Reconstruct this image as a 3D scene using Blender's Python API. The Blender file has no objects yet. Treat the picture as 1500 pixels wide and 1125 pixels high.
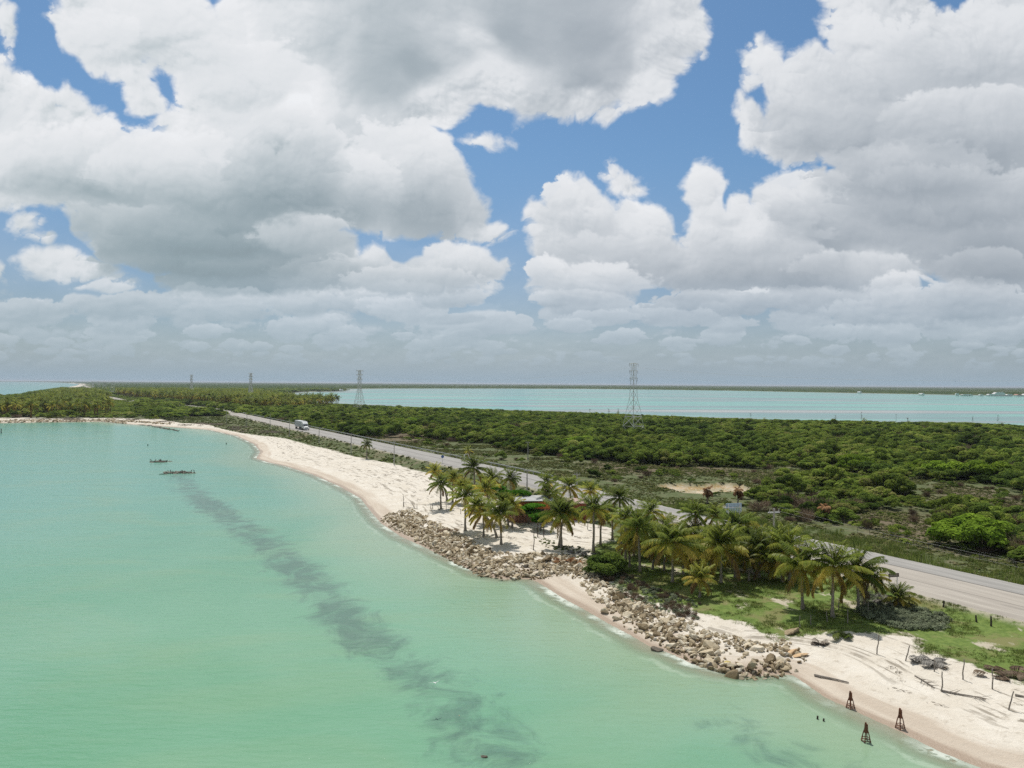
import bpy, math, random
import numpy as np
from mathutils import Vector, Matrix
random.seed(7); rng = np.random.default_rng(7)
sc = bpy.context.scene
COL = sc.collection
R = math.radians

# ------------------------------------------------------------------ camera
EYE = 22.0; FPX = 1142.0
cam = bpy.data.objects.new('camera', bpy.data.cameras.new('camera')); COL.objects.link(cam)
cam.location = (0, 0, EYE)
cam.data.sensor_width = 36; cam.data.lens = 36*FPX/1500
cam.data.clip_start = 0.5; cam.data.clip_end = 80000
cam.matrix_world = Matrix.Translation((0, 0, EYE)) @ Matrix.Rotation(R(90-0.02), 4, 'X') @ Matrix.Rotation(R(0.38), 4, 'Z')
sc.camera = cam
sc.view_settings.view_transform = 'Standard'; sc.view_settings.look = 'None'
sc.view_settings.exposure = 0.0; sc.view_settings.gamma = 1.0
sc.render.engine = 'CYCLES'
sc.cycles.max_bounces = 5; sc.cycles.diffuse_bounces = 2; sc.cycles.glossy_bounces = 2
sc.cycles.transmission_bounces = 2; sc.cycles.transparent_max_bounces = 6; sc.cycles.volume_bounces = 0
sc.cycles.use_denoising = False

# ------------------------------------------------------------------ sun
SUN_EL, SUN_AZ = 64.0, -14.0      # azimuth from the view direction (+Y), minus = left
sd_ = bpy.data.lights.new('sun', 'SUN'); sd_.energy = 3.6; sd_.angle = R(0.53); sd_.color = (1.0, 0.955, 0.885)
sun = bpy.data.objects.new('sun', sd_); COL.objects.link(sun)
sv = Vector((math.sin(R(SUN_AZ))*math.cos(R(SUN_EL)), math.cos(R(SUN_AZ))*math.cos(R(SUN_EL)), math.sin(R(SUN_EL))))
sun.rotation_euler = sv.to_track_quat('Z', 'Y').to_euler()

# ------------------------------------------------------------------ sky: clouds over a blue sky, by direction
# ---------- sky begin
def _hash(ix,iy,s):
    n=(ix.astype(np.int64)*374761393+iy.astype(np.int64)*668265263+s*1442695041)&0xffffffff
    n=((n^(n>>13))*1274126177)&0xffffffff
    n=((n^(n>>16))*2246822519)&0xffffffff
    return ((n^(n>>15))&0xffffff).astype(np.float32)/16777216.0
def vnoise(x,y,s=0):
    ix=np.floor(x);iy=np.floor(y);fx=(x-ix).astype(np.float32);fy=(y-iy).astype(np.float32)
    ix=ix.astype(np.int64);iy=iy.astype(np.int64)
    u=fx*fx*fx*(fx*(fx*6-15)+10);v=fy*fy*fy*(fy*(fy*6-15)+10)
    a=_hash(ix,iy,s);b=_hash(ix+1,iy,s);c=_hash(ix,iy+1,s);d=_hash(ix+1,iy+1,s)
    return (a+(b-a)*u)*(1-v)+(c+(d-c)*u)*v-0.5
def fbm(x,y,o=5,s=0,g=.5,l=2.03):
    r=0;a=1;t=0
    for i in range(o):
        r=r+a*vnoise(x,y,s+i*7);t+=a;a*=g;x=x*l+3.1;y=y*l+1.7
    return r/t*2
def puff(x,y,s):
    ix=np.floor(x).astype(np.int64);iy=np.floor(y).astype(np.int64)
    m=np.full(x.shape,9.,np.float32)
    for dx in(-1,0,1):
        for dy in(-1,0,1):
            jx=ix+dx;jy=iy+dy
            px=jx+_hash(jx,jy,s);py=jy+_hash(jx,jy,s+5)
            m=np.minimum(m,((px-x)**2+(py-y)**2).astype(np.float32))
    return 1-np.minimum(m,1.2)
def puffs(x,y,o,s,g=.5):
    r=0;a=1;t=0
    for i in range(o):
        r=r+a*(puff(x,y,s+i*11)-.55);t+=a;a*=g;x=x*2.1+.7;y=y*2.1+.3
    return r/t*2
def sdpoly(X,Y,poly):
    n=len(poly);d=np.full(X.shape,1e18);ins=np.zeros(X.shape,bool)
    for i in range(n):
        ax,ay=poly[i];bx,by=poly[(i+1)%n]
        ex,ey=bx-ax,by-ay;wx=X-ax;wy=Y-ay
        t=np.clip((wx*ex+wy*ey)/(ex*ex+ey*ey+1e-12),0,1)
        d=np.minimum(d,(wx-ex*t)**2+(wy-ey*t)**2)
        c=((ay<=Y)&(by>Y))|((by<=Y)&(ay>Y))
        with np.errstate(divide='ignore',invalid='ignore'):
            ins^=c&(X<ax+(Y-ay)/(by-ay if by!=ay else 1e-9)*ex)
    return np.where(ins,-1,1)*np.sqrt(d)
CLEAR=[
 [(-300,-200),(70,-60),(70,30),(90,65),(120,95),(150,108),(180,125),(186,160),(208,164),(232,160),(236,148),(216,122),(222,103),(246,106),(256,130),(250,152),(240,166),(226,184),(214,192),(196,191),(165,178),(150,172),(112,138),(96,127),(84,143),(50,134),(30,114),(0,84),(-300,60)],
 [(281,-60),(332,-60),(326,0),(318,19),(300,7)],
 [(1025,-80),(1036,40),(1030,75),(1000,95),(972,110),(966,140),(940,156),(902,165),(890,178),(852,165),(835,160),(830,167),(800,175),(770,182),(750,186),(745,180),(720,160),(694,153),(672,174),(640,190),(622,190),(642,202),(660,225),(675,260),(682,278),(700,300),(711,315),(706,325),(735,330),(757,345),(747,354),(700,352),(640,352),(560,344),(500,337),(490,345),(515,350),(522,372),(532,364),(545,358),(560,365),(575,381),(590,386),(614,376),(620,360),(650,357),(680,356),(710,365),(740,386),(752,382),(760,397),(742,410),(738,428),(752,436),(770,424),(795,402),(802,380),(790,365),(775,335),(766,320),(770,300),(800,306),(795,290),(805,268),(815,260),(840,263),(860,258),(878,268),(880,280),(892,286),(904,302),(912,300),(925,291),(962,300),(976,315),(986,337),(1002,346),(1006,300),(999,290),(1020,238),(1042,244),(1059,265),(1050,296),(1056,312),(1070,288),(1090,288),(1096,306),(1110,275),(1150,255),(1200,243),(1216,246),(1214,272),(1232,247),(1218,238),(1160,238),(1153,231),(1120,222),(1090,214),(1080,190),(1070,165),(1075,143),(1100,156),(1120,172),(1127,150),(1115,123),(1088,132),(1084,100),(1090,78),(1108,54),(1140,80),(1145,97),(1165,84),(1190,70),(1228,92),(1200,55),(1200,20),(1212,-80)],
 [(1350,-60),(1425,-60),(1420,0),(1405,14),(1375,18),(1354,8)],
 [(-300,292),(95,303),(100,340),(120,365),(150,385),(200,395),(225,400),(232,420),(236,438),(200,442),(100,437),(30,432),(-300,440)],
 [(740,412),(778,425),(790,450),(770,470),(700,474),(640,462),(600,474),(560,452),(600,440),(690,446)],
 [(935,418),(968,420),(984,440),(976,475),(940,480),(925,462)],
 [(1352,400),(1375,410),(1385,436),(1372,446),(1355,430)],
]
# puffs lying inside clear areas: x,y,rx,ry
BLOBS=[(70,384,34,20),(110,402,62,22),(165,417,40,14),(95,410,55,18),(45,330,17,15),(60,345,10,8),(905,246,14,10),(922,262,17,12),(934,276,11,7),(3,400,12,14),
 (736,474,36,12),(660,466,60,8),(2,40,10,22),(440,452,48,16),(700,210,14,5)]
LUM=[(30,115,225),(100,170,215),(60,250,190),(150,260,178),(20,228,228),(20,285,215),(200,215,230),(230,240,231),(140,80,225),(200,40,228),(260,30,222),(330,60,235),(380,100,230),(330,130,222),(427,158,246),(405,190,225),(400,240,172),(420,290,164),(380,300,170),(470,310,170),(300,300,186),(330,360,160),(250,372,166),(200,340,176),(120,330,192),(300,388,166),(420,384,165),(405,345,205),(455,352,198),(500,325,176),(480,250,222),(515,262,212),(560,270,225),(590,210,222),(620,215,236),(660,270,214),(600,320,178),(640,335,178),(690,325,212),(550,60,190),(480,50,205),(420,30,216),(560,120,186),(600,100,178),(650,80,200),(700,60,214),(750,50,180),(800,40,186),(850,60,180),(900,100,190),(850,120,182),(780,150,208),(850,150,214),(940,130,226),(960,90,212),(1000,50,216),(1010,20,215),(720,130,226),(640,150,224),(690,110,218),(600,180,210),(450,230,205),(350,200,225),(300,240,205),(270,200,226),
 (1110,80,215),(1110,190,215),(1150,150,215),(1160,200,206),(1230,130,212),(1240,60,217),(1290,40,215),(1350,80,208),(1420,100,202),(1480,50,216),(1450,150,200),(1300,160,196),(1200,205,190),(1250,215,188),(1320,220,195),(1400,262,172),(1450,250,174),(1330,292,174),(1290,270,184),(1480,290,196),(1400,310,186),(1250,330,188),(1200,352,174),(1150,340,190),(1170,310,215),(1170,270,216),(1130,290,215),(1030,265,222),(1030,300,216),(1050,340,226),(1100,345,226),(1000,370,206),(930,310,228),(890,330,204),(850,290,216),(820,300,216),(870,350,204),(930,390,188),(850,425,198),(790,420,204),(860,405,222),(1060,410,178),(1160,410,178),(1150,378,208),(1200,400,176),(1290,400,204),(1310,430,192),(1350,440,186),(1450,380,172),(1400,420,195),(1020,455,176),(1100,460,186),
 (110,395,222),(150,425,192),(550,378,216),(640,395,214),(700,388,220),(600,422,192),(480,410,192),(350,415,166),(450,448,198),(660,440,206),(270,440,176),(200,460,180),(60,460,180),(340,470,185),(600,470,190),(900,460,190),(45,330,212),(915,255,216),(736,472,205),(1250,460,180),(1450,460,180)]
HEAPS=[(450,447,58,17,208,182),(545,452,24,14,212,190),(600,458,46,22,214,188),(655,438,48,16,212,184),(736,474,34,13,208,192),(660,468,40,9,196,184),(40,462,60,18,190,176),(200,455,70,20,192,176),(330,462,60,16,190,178),
 (1050,452,85,20,196,174),(1190,446,75,20,200,176),(990,470,60,14,196,182),(1300,462,90,20,196,176),(1440,452,80,22,200,176),(880,470,50,13,205,188),(830,478,34,10,208,192),
 (340,415,110,30,176,162),(480,405,70,24,196,176),(562,384,44,28,226,190),(652,392,62,32,226,186),(705,392,46,28,224,188),(600,415,90,20,204,186),
 (1010,402,85,36,206,176),(1140,402,95,36,204,170),(1262,404,90,30,210,178),(1342,434,64,32,222,184),(1420,436,58,24,206,182),(1450,398,80,30,190,170),
 (1100,352,95,46,230,192),(1030,292,30,50,230,208),(1062,318,26,30,226,205),(1170,300,72,48,224,194),(1250,330,110,46,200,182),(930,338,62,48,236,192),(850,306,66,50,226,196),(818,288,26,24,226,210),(905,380,90,40,206,186),(856,422,84,40,226,188),(800,405,24,22,224,204),
 (1400,300,150,46,200,172),(1330,262,130,46,206,174),(1230,190,110,50,206,184),(1150,140,60,58,222,200),(1290,110,110,70,220,192),(1420,90,110,70,214,190),(1420,190,120,54,212,184),
 (300,386,150,36,182,162),(190,345,110,44,198,172),(330,345,150,46,188,162),(440,350,66,28,216,186),(70,250,110,52,228,190),(160,250,110,62,236,182),(250,262,100,64,234,184),(330,285,110,60,214,170),
 (660,290,60,64,224,182),(590,268,84,76,232,178),(520,280,56,46,230,186),(455,262,50,60,220,176),(408,262,72,92,216,164),(424,170,26,26,250,214),(350,120,80,60,234,206),(240,60,110,70,230,206),(140,70,60,50,228,212)]
def make_sky(W=2600,Hh=1080,azm=50,elm=40):
    az=np.radians(np.linspace(-azm,azm,W));el=np.radians(np.linspace(-.6,elm,Hh))
    AZ,EL=np.meshgrid(az,el)
    c=np.cos(AZ)
    X=(750+1142*np.tan(AZ)).astype(np.float32)
    Y0=(-1142*np.tan(EL)/c).astype(np.float32)          # 0 at the horizon, negative up
    Y=Y0+561.5+(X-750)/150
    # billow scale follows the height of the cloud base: small near the horizon
    k=np.clip(-Y0,6,900)
    # perspective-ish coordinates on a cloud deck
    wx=fbm(X/150,Y/120,5,11);wy=fbm(X/150+9,Y/120,5,17)
    wx2=fbm(X/38,Y/34,4,31);wy2=fbm(X/38+9,Y/34,4,37)
    XX=X+wx*20+wx2*7;YY=Y+wy*16+wy2*6
    sd=np.full(X.shape,1e9)
    for p in CLEAR: sd=np.minimum(sd,sdpoly(XX,YY,p))
    for bx,by,rx,ry in BLOBS:
        q=np.sqrt(((XX-bx)/rx)**2+((YY-by)/ry)**2)
        sd=np.maximum(sd,(1-q)*min(rx,ry))
    sc=np.clip(k/300,.16,1.3)
    P=puffs(X/70/1.0+wx*.5,Y/58+wy*.5,5,3,.55)
    P2=puffs(X/30+wx*.6,Y/24+wy*.6,4,23,.55)
    F=fbm(X/26+wx,Y/24+wy,6,51,.58)
    h=sd/26+P*.55*np.clip(k/250,.3,1)+P2*.2+F*.27
    # low rows of small distant cumulus
    yy=np.log(np.clip(-Y0,3,900))*4.2
    low=np.clip((165+Y0)/55,0,1)                        # 1 near the horizon, 0 above ~165 px
    q=np.clip(k/120,.30,1.0)                            # small distant cumulus: rows of puffs, flat below
    def rows(sc_,s):
        a=puffs(X/(52*sc_)+wx*.4,Y0/(30*sc_)+wy*.3,5,s,.55);b=fbm(X/(95*sc_),Y0/(34*sc_),4,s+9)
        return a*.75+b*1.1
    Rn=rows(1.0,71)*np.clip((k-45)/50,0,1)+rows(.5,171)*np.clip(1-(k-45)/50,0,1)
    h=h*(1-low)+low*(Rn*1.1-.55+.30*np.clip(h,-1,1))
    h2=np.where(np.abs(Y0)<400,h,h)
    L0=200+20*np.clip(P,-1,1)
    al=np.clip((h+.10)/np.where(L0>205,.6,.95),0,1);al=al*al*(3-2*al)
    # brightness laid down from broad light and dark masses
    num=np.zeros_like(X);den=np.full_like(X,1e-9)
    num2=np.zeros_like(X);den2=np.full_like(X,1e-9)
    XL=X+wx*26+wx2*9;YL=Y+wy*22+wy2*9
    for bx,by,l in LUM:
        d2=(XL-bx)**2+(YL-by)**2*1.4
        w=1/(d2+160)**1.9
        num+=w*l;den+=w
    L=num/den
    # soft relief: light from above left
    def S(a,dx,dy):
        return np.roll(np.roll(a,dy,0),dx,1)
    hh=np.clip(h,-.4,2.2)+P*.35+F*.12
    hb=hh
    g=2
    rel=hb-S(hb,int(2*g),-int(3*g))                    # rows grow upward
    rel2=hb-S(hb,9,-14)
    det=np.clip(rel,-.5,.5)*26+np.clip(rel2,-.8,.8)*13
    thin=np.clip(1-h/1.1,0,1)
    crisp=np.clip((L-168)/45,.12,1.25)
    rp=P-S(P,4,-6);rp2=P2-S(P2,3,-4);rp3=P-S(P,12,-18)
    PB=puffs(X/125+wx*.35,Y/100+wy*.35,4,203,.42);rb=PB-S(PB,14,-22)
    det=det*.8+(np.clip(rp,-.5,.5)*5+np.clip(rp3,-.8,.8)*3+np.clip(rb,-.8,.8)*15)*(1-low)
    L=L+det*.75*(1-.55*low)*crisp+thin*9*(1-low)
    # heaps laid one over another, the far low rows first
    rs=np.random.default_rng(5);small=[]
    for r in range(9):
        yb=532-11.5*r;n=int(80/(1.0+r*.7))
        for i in range(n):
            rx=(7+4.6*r)*rs.uniform(.6,1.6)
            small.append((rs.uniform(-500,2000),yb+rs.uniform(-5,5),rx,rx*rs.uniform(.28,.62),203+2.4*r+rs.uniform(-8,12),182-.3*r))
    Xr=X[0];Pf=puffs(X/17+wx*.6,Y/13+wy*.6,4,303,.55)
    for bx,by,rx,ry,lt,lb in small+HEAPS:
        c0,c1=np.searchsorted(Xr,[bx-rx*1.5-12,bx+rx*1.5+12])
        if c1-c0<3: continue
        Yc=Y[:,(c0+c1)//2];rr=np.nonzero((Yc>by-ry*1.7-14)&(Yc<by+ry*1.5+14))[0]
        if len(rr)<2: continue
        sl=(slice(rr[0],rr[-1]+1),slice(c0,c1))
        m=max(.3,min(1.,ry/40.))
        xx=X[sl]+wx[sl]*20*m+wx2[sl]*7*m;yy_=Y[sl]+wy[sl]*16*m+wy2[sl]*6*m
        dy=(yy_-by)/ry;dy=np.where(dy>0,dy*1.45,dy)
        q=np.sqrt(((xx-bx)/rx)**2+dy*dy)
        d=1-q+(P[sl]*.30+P2[sl]*.22)*min(1,.4+m)+Pf[sl]*(.15 if ry>24 else .42)
        soft=np.where(dy>0,.60,.22)
        al_=np.clip(d/soft,0,1);al_=al_*al_*(3-2*al_)
        v=np.clip((dy+.95)/1.7,0,1)
        l=lt+2+(lb-10-lt)*v**.8+np.exp(-np.clip(d,0,9)/.20)*np.clip(.5-dy,0,1)*13+(Pf[sl]*2+P2[sl]*5+P[sl]*8+rp[sl]*8)*np.clip((lt-150)/70,.2,1)
        w=.66 if ry>24 else .85
        edge=np.clip(sd[sl]/6+.9,0,1) if ry>24 else 1.
        L[sl]=L[sl]*(1-al_*w)+l*al_*w
        al[sl]=np.maximum(al[sl],al_*edge*.97)
    # towards the horizon everything sinks into pale haze
    hz=np.exp(-(-Y0)/50.);hz=np.clip(hz,0,1)
    Lh=176+0*X
    L=L*(1-hz)+Lh*hz
    lowb=np.clip((165+Y0)/110,0,1)
    L=L+lowb*(np.clip(Rn,-1,1)*10+np.clip(Rn-S(Rn,4,-6),-.7,.7)*20+8)*(1-hz)**.8
    L=np.clip(L,120,250)
    L=196+(L-196)*(1.25-.30*lowb)+lowb*7
    L=np.minimum(L,226+(L-226)*.4)
    t=np.clip((L-160)/75,0,1)[...,None]
    lft=np.clip((900-X)/600,0,1)[...,None]
    dark=np.array([158,176,184.])*lft+np.array([163,174,185.])*(1-lft)
    col=dark*(1-t)+np.array([229,231,234.])*t
    # scale so that mean equals L
    col=col*(L/ col.mean(-1))[...,None]
    hcol=np.array([155,176,192.])
    col=col*(1-.28*lowb[...,None])+np.array([172,192,208.])*(.28*lowb[...,None])
    hzc=hz[...,None]
    col=col*(1-hzc)+hcol*hzc
    a=np.maximum(al*(1-.25*lowb),hz**.62*.97)
    a=np.where(Y0>0,1,a)
    return X,Y,col,a
def srgb2lin(c):
    c=c/255.;return np.where(c<=.04045,c/12.92,((c+.055)/1.055)**2.4)
def node(nt, typ, ins=None, **props):
    n = nt.nodes.new(typ)
    for k, v in props.items(): setattr(n, k, v)
    for k, v in (ins or {}).items():
        s = n.inputs[k]
        if isinstance(v, bpy.types.NodeSocket): nt.links.new(v, s)
        else: s.default_value = v
    return n
def math_(nt, op, a, b=0.0, c=0.0, clamp=False):
    n = node(nt, 'ShaderNodeMath', {0: a, 1: b, 2: c}, operation=op, use_clamp=clamp); return n.outputs[0]
def mixc(nt, f, a, b, blend='MIX'):
    n = nt.nodes.new('ShaderNodeMix'); n.data_type = 'RGBA'; n.blend_type = blend
    for k, v in ((0, f), (6, a), (7, b)):
        s = n.inputs[k]
        if isinstance(v, bpy.types.NodeSocket): nt.links.new(v, s)
        else: s.default_value = (v if k == 0 else (tuple(v)+(1,))[:4])
    return n.outputs[2]
def smooth(nt, v, lo, hi, a=0.0, b=1.0):
    n = node(nt, 'ShaderNodeMapRange', {0: v, 1: lo, 2: hi, 3: a, 4: b}, interpolation_type='SMOOTHSTEP'); return n.outputs[0]
def noise(nt, vec, scale, detail=4, rough=.55, dist=0.0):
    n = node(nt, 'ShaderNodeTexNoise', {'Vector': vec, 'Scale': scale, 'Detail': detail, 'Roughness': rough, 'Distortion': dist}); return n.outputs[0]
def scalev(nt, vec, s):
    return node(nt, 'ShaderNodeMapping', {'Vector': vec, 'Scale': s}).outputs[0]
def attr(nt, name):
    return node(nt, 'ShaderNodeAttribute', attribute_name=name).outputs['Fac']
def pos(nt): return node(nt, 'ShaderNodeNewGeometry').outputs['Position']
def ramp(nt, f, stops):
    n = nt.nodes.new('ShaderNodeValToRGB'); nt.links.new(f, n.inputs[0]); cr = n.color_ramp
    while len(cr.elements) < len(stops): cr.elements.new(.5)
    for e, (p, c) in zip(cr.elements, stops): e.position = p; e.color = tuple(c)+(1,)
    return n.outputs[0]

world = bpy.data.worlds.new('World'); sc.world = world; world.use_nodes = True
def build_world():
    nt = world.node_tree; nt.nodes.clear()
    W, Hh = 2600, 1080
    X, Y, col, al = make_sky(W, Hh)
    def img(name, rgb):
        im = bpy.data.images.new(name, W, Hh, alpha=False, float_buffer=True)
        im.colorspace_settings.name = 'Non-Color'
        px = np.ones((Hh, W, 4), np.float32); px[..., :3] = rgb
        im.pixels.foreach_set(px.ravel()); im.update(); return im
    ic = img('cloud_light', srgb2lin(np.clip(col, 0, 255))); ia = img('cloud_cover', np.repeat(al[..., None], 3, -1))
    tc = node(nt, 'ShaderNodeTexCoord').outputs['Generated']
    sp = node(nt, 'ShaderNodeSeparateXYZ', {0: tc})
    az = math_(nt, 'ARCTAN2', sp.outputs[0], sp.outputs[1])
    el = math_(nt, 'ARCSINE', sp.outputs[2])
    u = math_(nt, 'DIVIDE', math_(nt, 'ADD', az, R(50)), R(100)); v = math_(nt, 'DIVIDE', math_(nt, 'ADD', el, R(.6)), R(40.6))
    v = math_(nt, 'MAXIMUM', v, 0.002)
    uv = node(nt, 'ShaderNodeCombineXYZ', {0: u, 1: v}).outputs[0]
    tcl = node(nt, 'ShaderNodeTexImage', {'Vector': uv}, image=ic, extension='MIRROR').outputs[0]
    tal = node(nt, 'ShaderNodeTexImage', {'Vector': uv}, image=ia, extension='MIRROR').outputs[0]
    sky = node(nt, 'ShaderNodeTexSky', sky_type='NISHITA', sun_disc=False, sun_elevation=R(SUN_EL), sun_rotation=R(SUN_AZ),
               altitude=0, air_density=1.0, dust_density=1.2, ozone_density=1.2).outputs[0]
    sky = mixc(nt, 1.0, sky, mixc(nt, smooth(nt, el, .06, .30), (.62, .74, .90), (.60, .86, 1.03)), 'MULTIPLY')
    b1 = node(nt, 'ShaderNodeBackground', {'Color': sky, 'Strength': 0.088}).outputs[0]
    b2 = node(nt, 'ShaderNodeBackground', {'Color': tcl, 'Strength': 1.0}).outputs[0]
    mx = node(nt, 'ShaderNodeMixShader', {0: tal, 1: b1, 2: b2}).outputs[0]
    nt.links.new(mx, node(nt, 'ShaderNodeOutputWorld').inputs[0])
build_world()

# ------------------------------------------------------------------ layout: photo rows and columns to places on the ground
def hz(x): return 561.5+(x-750)/150.
def up(x, y, z=1.2):
    D = (EYE-z)*FPX/(y-hz(x)); return ((x-750)/FPX*D, D)
def ups(pts, z=1.2): return [up(x, y, z) for x, y in pts]
def prj(x, y, z):
    px = 750+x/y*FPX; return px, hz(px)+(EYE-z)/y*FPX
SHORE_PX = [(0,619),(60,618),(149,617),(192,621),(232,623.5),(267,626),(307,629),(347,638),(373,650),(382,661),(376,671),(395,677),(415,681),(460,695),(497,711),(529,729),(545,749),(560,766),(590,786),(620,799),(655,816),(680,827),(706,840),(740,846),(780,846),(806,862),(826,875),(860,893),(896,914),(925,929),(956,947),(987,957),(1016,971),(1052,982),(1090,985),(1140,985),(1164,988),(1188,1004),(1212,1021),(1248,1037),(1284,1054),(1318,1069),(1380,1100),(1440,1124)]
SHORE = [(-1000, 385), (-500, 398)]+ups(SHORE_PX, 0)
ex, ey = SHORE[-1]; SHORE += [(ex+9, ey-7), (ex+40, ey-34), (ex+120, ey-90)]
FARCOAST = ups([(0,583.5),(32,580),(60,575.5),(75,572.5),(93,568),(112,564.3),(118,562),(100,560.6)], 0)
LAND = SHORE+[(4000,-80),(40000,-80),(40000,40000),(-40000,40000),(-40000,14000),(-9000,14500),(-5200,9000)]+FARCOAST[::-1]+[(-1100,1000)]
LAGOON = [(1500,300),(700,330),(320,345)]+ups([(1400,623),(1300,622),(1200,620),(1100,618),(1000,614),(860,608),(700,602),(540,596),(460,591),(420,583),(405,577)],0)\
   +ups([(440,573.2),(480,573),(504,572.2),(508,570.8),(480,569.5),(560,568.6),(740,568.6),(860,569),(1060,571.6),(1200,574.3),(1350,577),(1500,579.5)],0)+[(2200,1950),(4000,2600),(5000,1200)]
ROAD = [(85.0,10.5),(79.8,20.0),(-171.0,480.0),(-228,590),(-275,660),(-425,850),(-640,1200),(-1319,2430),(-2483,4502),(-5200,9200)]
ROCKS_PX = [(560,753),(575,746),(600,744),(652,772),(680,784),(720,806),(760,811),(800,812),(850,817),(872,838),(893,856),(936,877),(968,891),(1000,906),(1042,922),(1090,933),(1130,942),(1146,934),(1164,938),(1178,962),(1138,975),(1088,980),(1044,964),(1008,948),(972,931),(937,913),(895,887),(868,860),(842,836),(780,838),(740,839),(708,833),(676,817),(640,798),(604,777),(572,763)]
ROCKPOLY = ups(ROCKS_PX, .8)
SANDPOLY = ups([(-300,611),(0,611),(150,611),(230,613),(267,619),(300,620),(353,631),(415,641),(449,650),(487,658),(513,666),(567,678),(636,693),(645,702),(690,722),(740,735),(800,750),(860,765),(900,773),(893,790),(875,797),(862,812),(850,822),(880,838),(905,850),(960,872),(1010,885),(1090,908),(1150,926),(1183,923),(1248,921),(1284,926),(1337,933),(1351,951),(1380,958),(1428,970),(1452,985),(1500,999)])+[(60,52),(120,0),(60,-60),(-60,0),(-200,100),(-420,300)]
LAWN = ups([(866,800),(905,780),(960,790),(1100,800),(1200,820),(1290,845),(1333,866),(1387,880),(1440,898),(1478,903),(1600,930)])+[(75,52)]+ups([(1500,1003),(1452,987),(1428,972),(1380,960),(1351,953),(1337,935),(1284,928),(1183,926),(1150,930),(1010,890),(905,855),(870,830)])
PIT = ups([(962,715),(975,711),(1000,710),(1030,712),(1060,709),(1090,713),(1104,721),(1085,725),(1060,722),(1035,727),(1000,724),(985,720)], .6)
FIELD = ups([(540,640),(600,640),(640,642),(700,650),(780,664),(850,673),(960,682),(1100,686),(1180,692),(1150,705),(1105,722),(1112,752),(1190,772),(1300,792),(1400,812),(1500,834),(1560,850),(1560,866),(1400,832),(1170,784),(1000,748),(852,715),(700,680),(620,664)])
CLEAR2 = ups([(1130,687),(1250,692),(1300,698),(1360,704),(1430,708),(1500,716),(1525,755),(1480,762),(1440,752),(1400,752),(1372,758),(1350,735),(1300,713),(1200,705),(1120,700)])
CLEAR3 = ups([(1150,764),(1235,768),(1262,748),(1320,744),(1362,752),(1382,775),(1392,800),(1480,822),(1560,845),(1560,866),(1300,812),(1150,780)])
BROWN = [ups([(1262,745),(1345,748),(1372,772),(1385,802),(1320,795),(1270,775)]), ups([(1370,712),(1440,715),(1500,735),(1500,752),(1430,742),(1380,735)]), ups([(470,619),(560,626),(640,640),(600,652),(540,642),(480,630)]), ups([(860,676),(1000,680),(1120,690),(1240,702),(1230,712),(1120,700),(1000,693),(860,690)]), ups([(1290,770),(1380,775),(1400,800),(1330,800),(1270,785)]), ups([(1250,745),(1310,752),(1300,775),(1250,770)]), ups([(1340,785),(1500,815),(1500,830),(1350,805)])]

def smst(a, lo, hi):
    t = np.clip((a-lo)/(hi-lo), 0, 1); return t*t*(3-2*t)
def pldist(X, Y, pl):
    d = np.full(X.shape, 1e18); T = np.zeros(X.shape); acc = 0
    for (ax, ay), (bx, by) in zip(pl[:-1], pl[1:]):
        ex, ey = bx-ax, by-ay; L2 = ex*ex+ey*ey; L = math.sqrt(L2)
        t = np.clip(((X-ax)*ex+(Y-ay)*ey)/L2, 0, 1)
        q = (X-ax-ex*t)**2+(Y-ay-ey*t)**2; m = q < d
        d = np.where(m, q, d); T = np.where(m, acc+t*L, T); acc += L
    return np.sqrt(d), T
RD = np.array([.479, -.878]); RN = np.array([.878, .479])
def shore_s(X, Y):
    s = -sdpoly(X, Y, LAND)
    return np.minimum(s, sdpoly(X, Y, LAGOON))
def road_d(X, Y):
    """distance outside the road's edge, negative on it; the near side widens into a lay-by close to the camera"""
    d, t = pldist(X, Y, ROAD)
    n = RN[0]*X+RN[1]*Y
    d = d-4.35
    ap = smst(-Y, -122, -104)*3.5
    near = (n < 79.65) & (Y < 130)
    return np.where(near, d-ap, d)
def road_z(Y): return 1.8+.8*smst(Y, 115, 175)-1.0*smst(Y, 480, 640)
def ground_z(X, Y, s=None, detail=True):
    X = np.asarray(X, float); Y = np.asarray(Y, float)
    if s is None: s = shore_s(X, Y)
    z = np.where(s > 0, np.minimum(s*.1, 1.2), np.maximum(s*.07, -2.5))
    inl = smst(s, 8, 20)
    z = z+inl*(fbm(X/23, Y/23, 3, 5)*.35+fbm(X/5, Y/5, 2, 9)*.1)*smst(-Y, -1500, -300)
    rk = sdpoly(X, Y, ROCKPOLY); z = z+smst(-rk, -.6, 1.6)*.12
    pt = sdpoly(X, Y, PIT); z = z-smst(-pt, -.3, .9)*1.5*(.8+.3*fbm(X/3, Y/3, 2, 3))
    d = road_d(X, Y); zr = road_z(Y)-.16
    z = np.where(d < 0, zr, np.maximum(np.minimum(z, zr+np.maximum(d-1, 0)*.3), zr-np.maximum(d-.8, 0)*.42))
    return z
def gz(x, y): return float(ground_z(np.array([x]), np.array([y]))[0])

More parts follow.
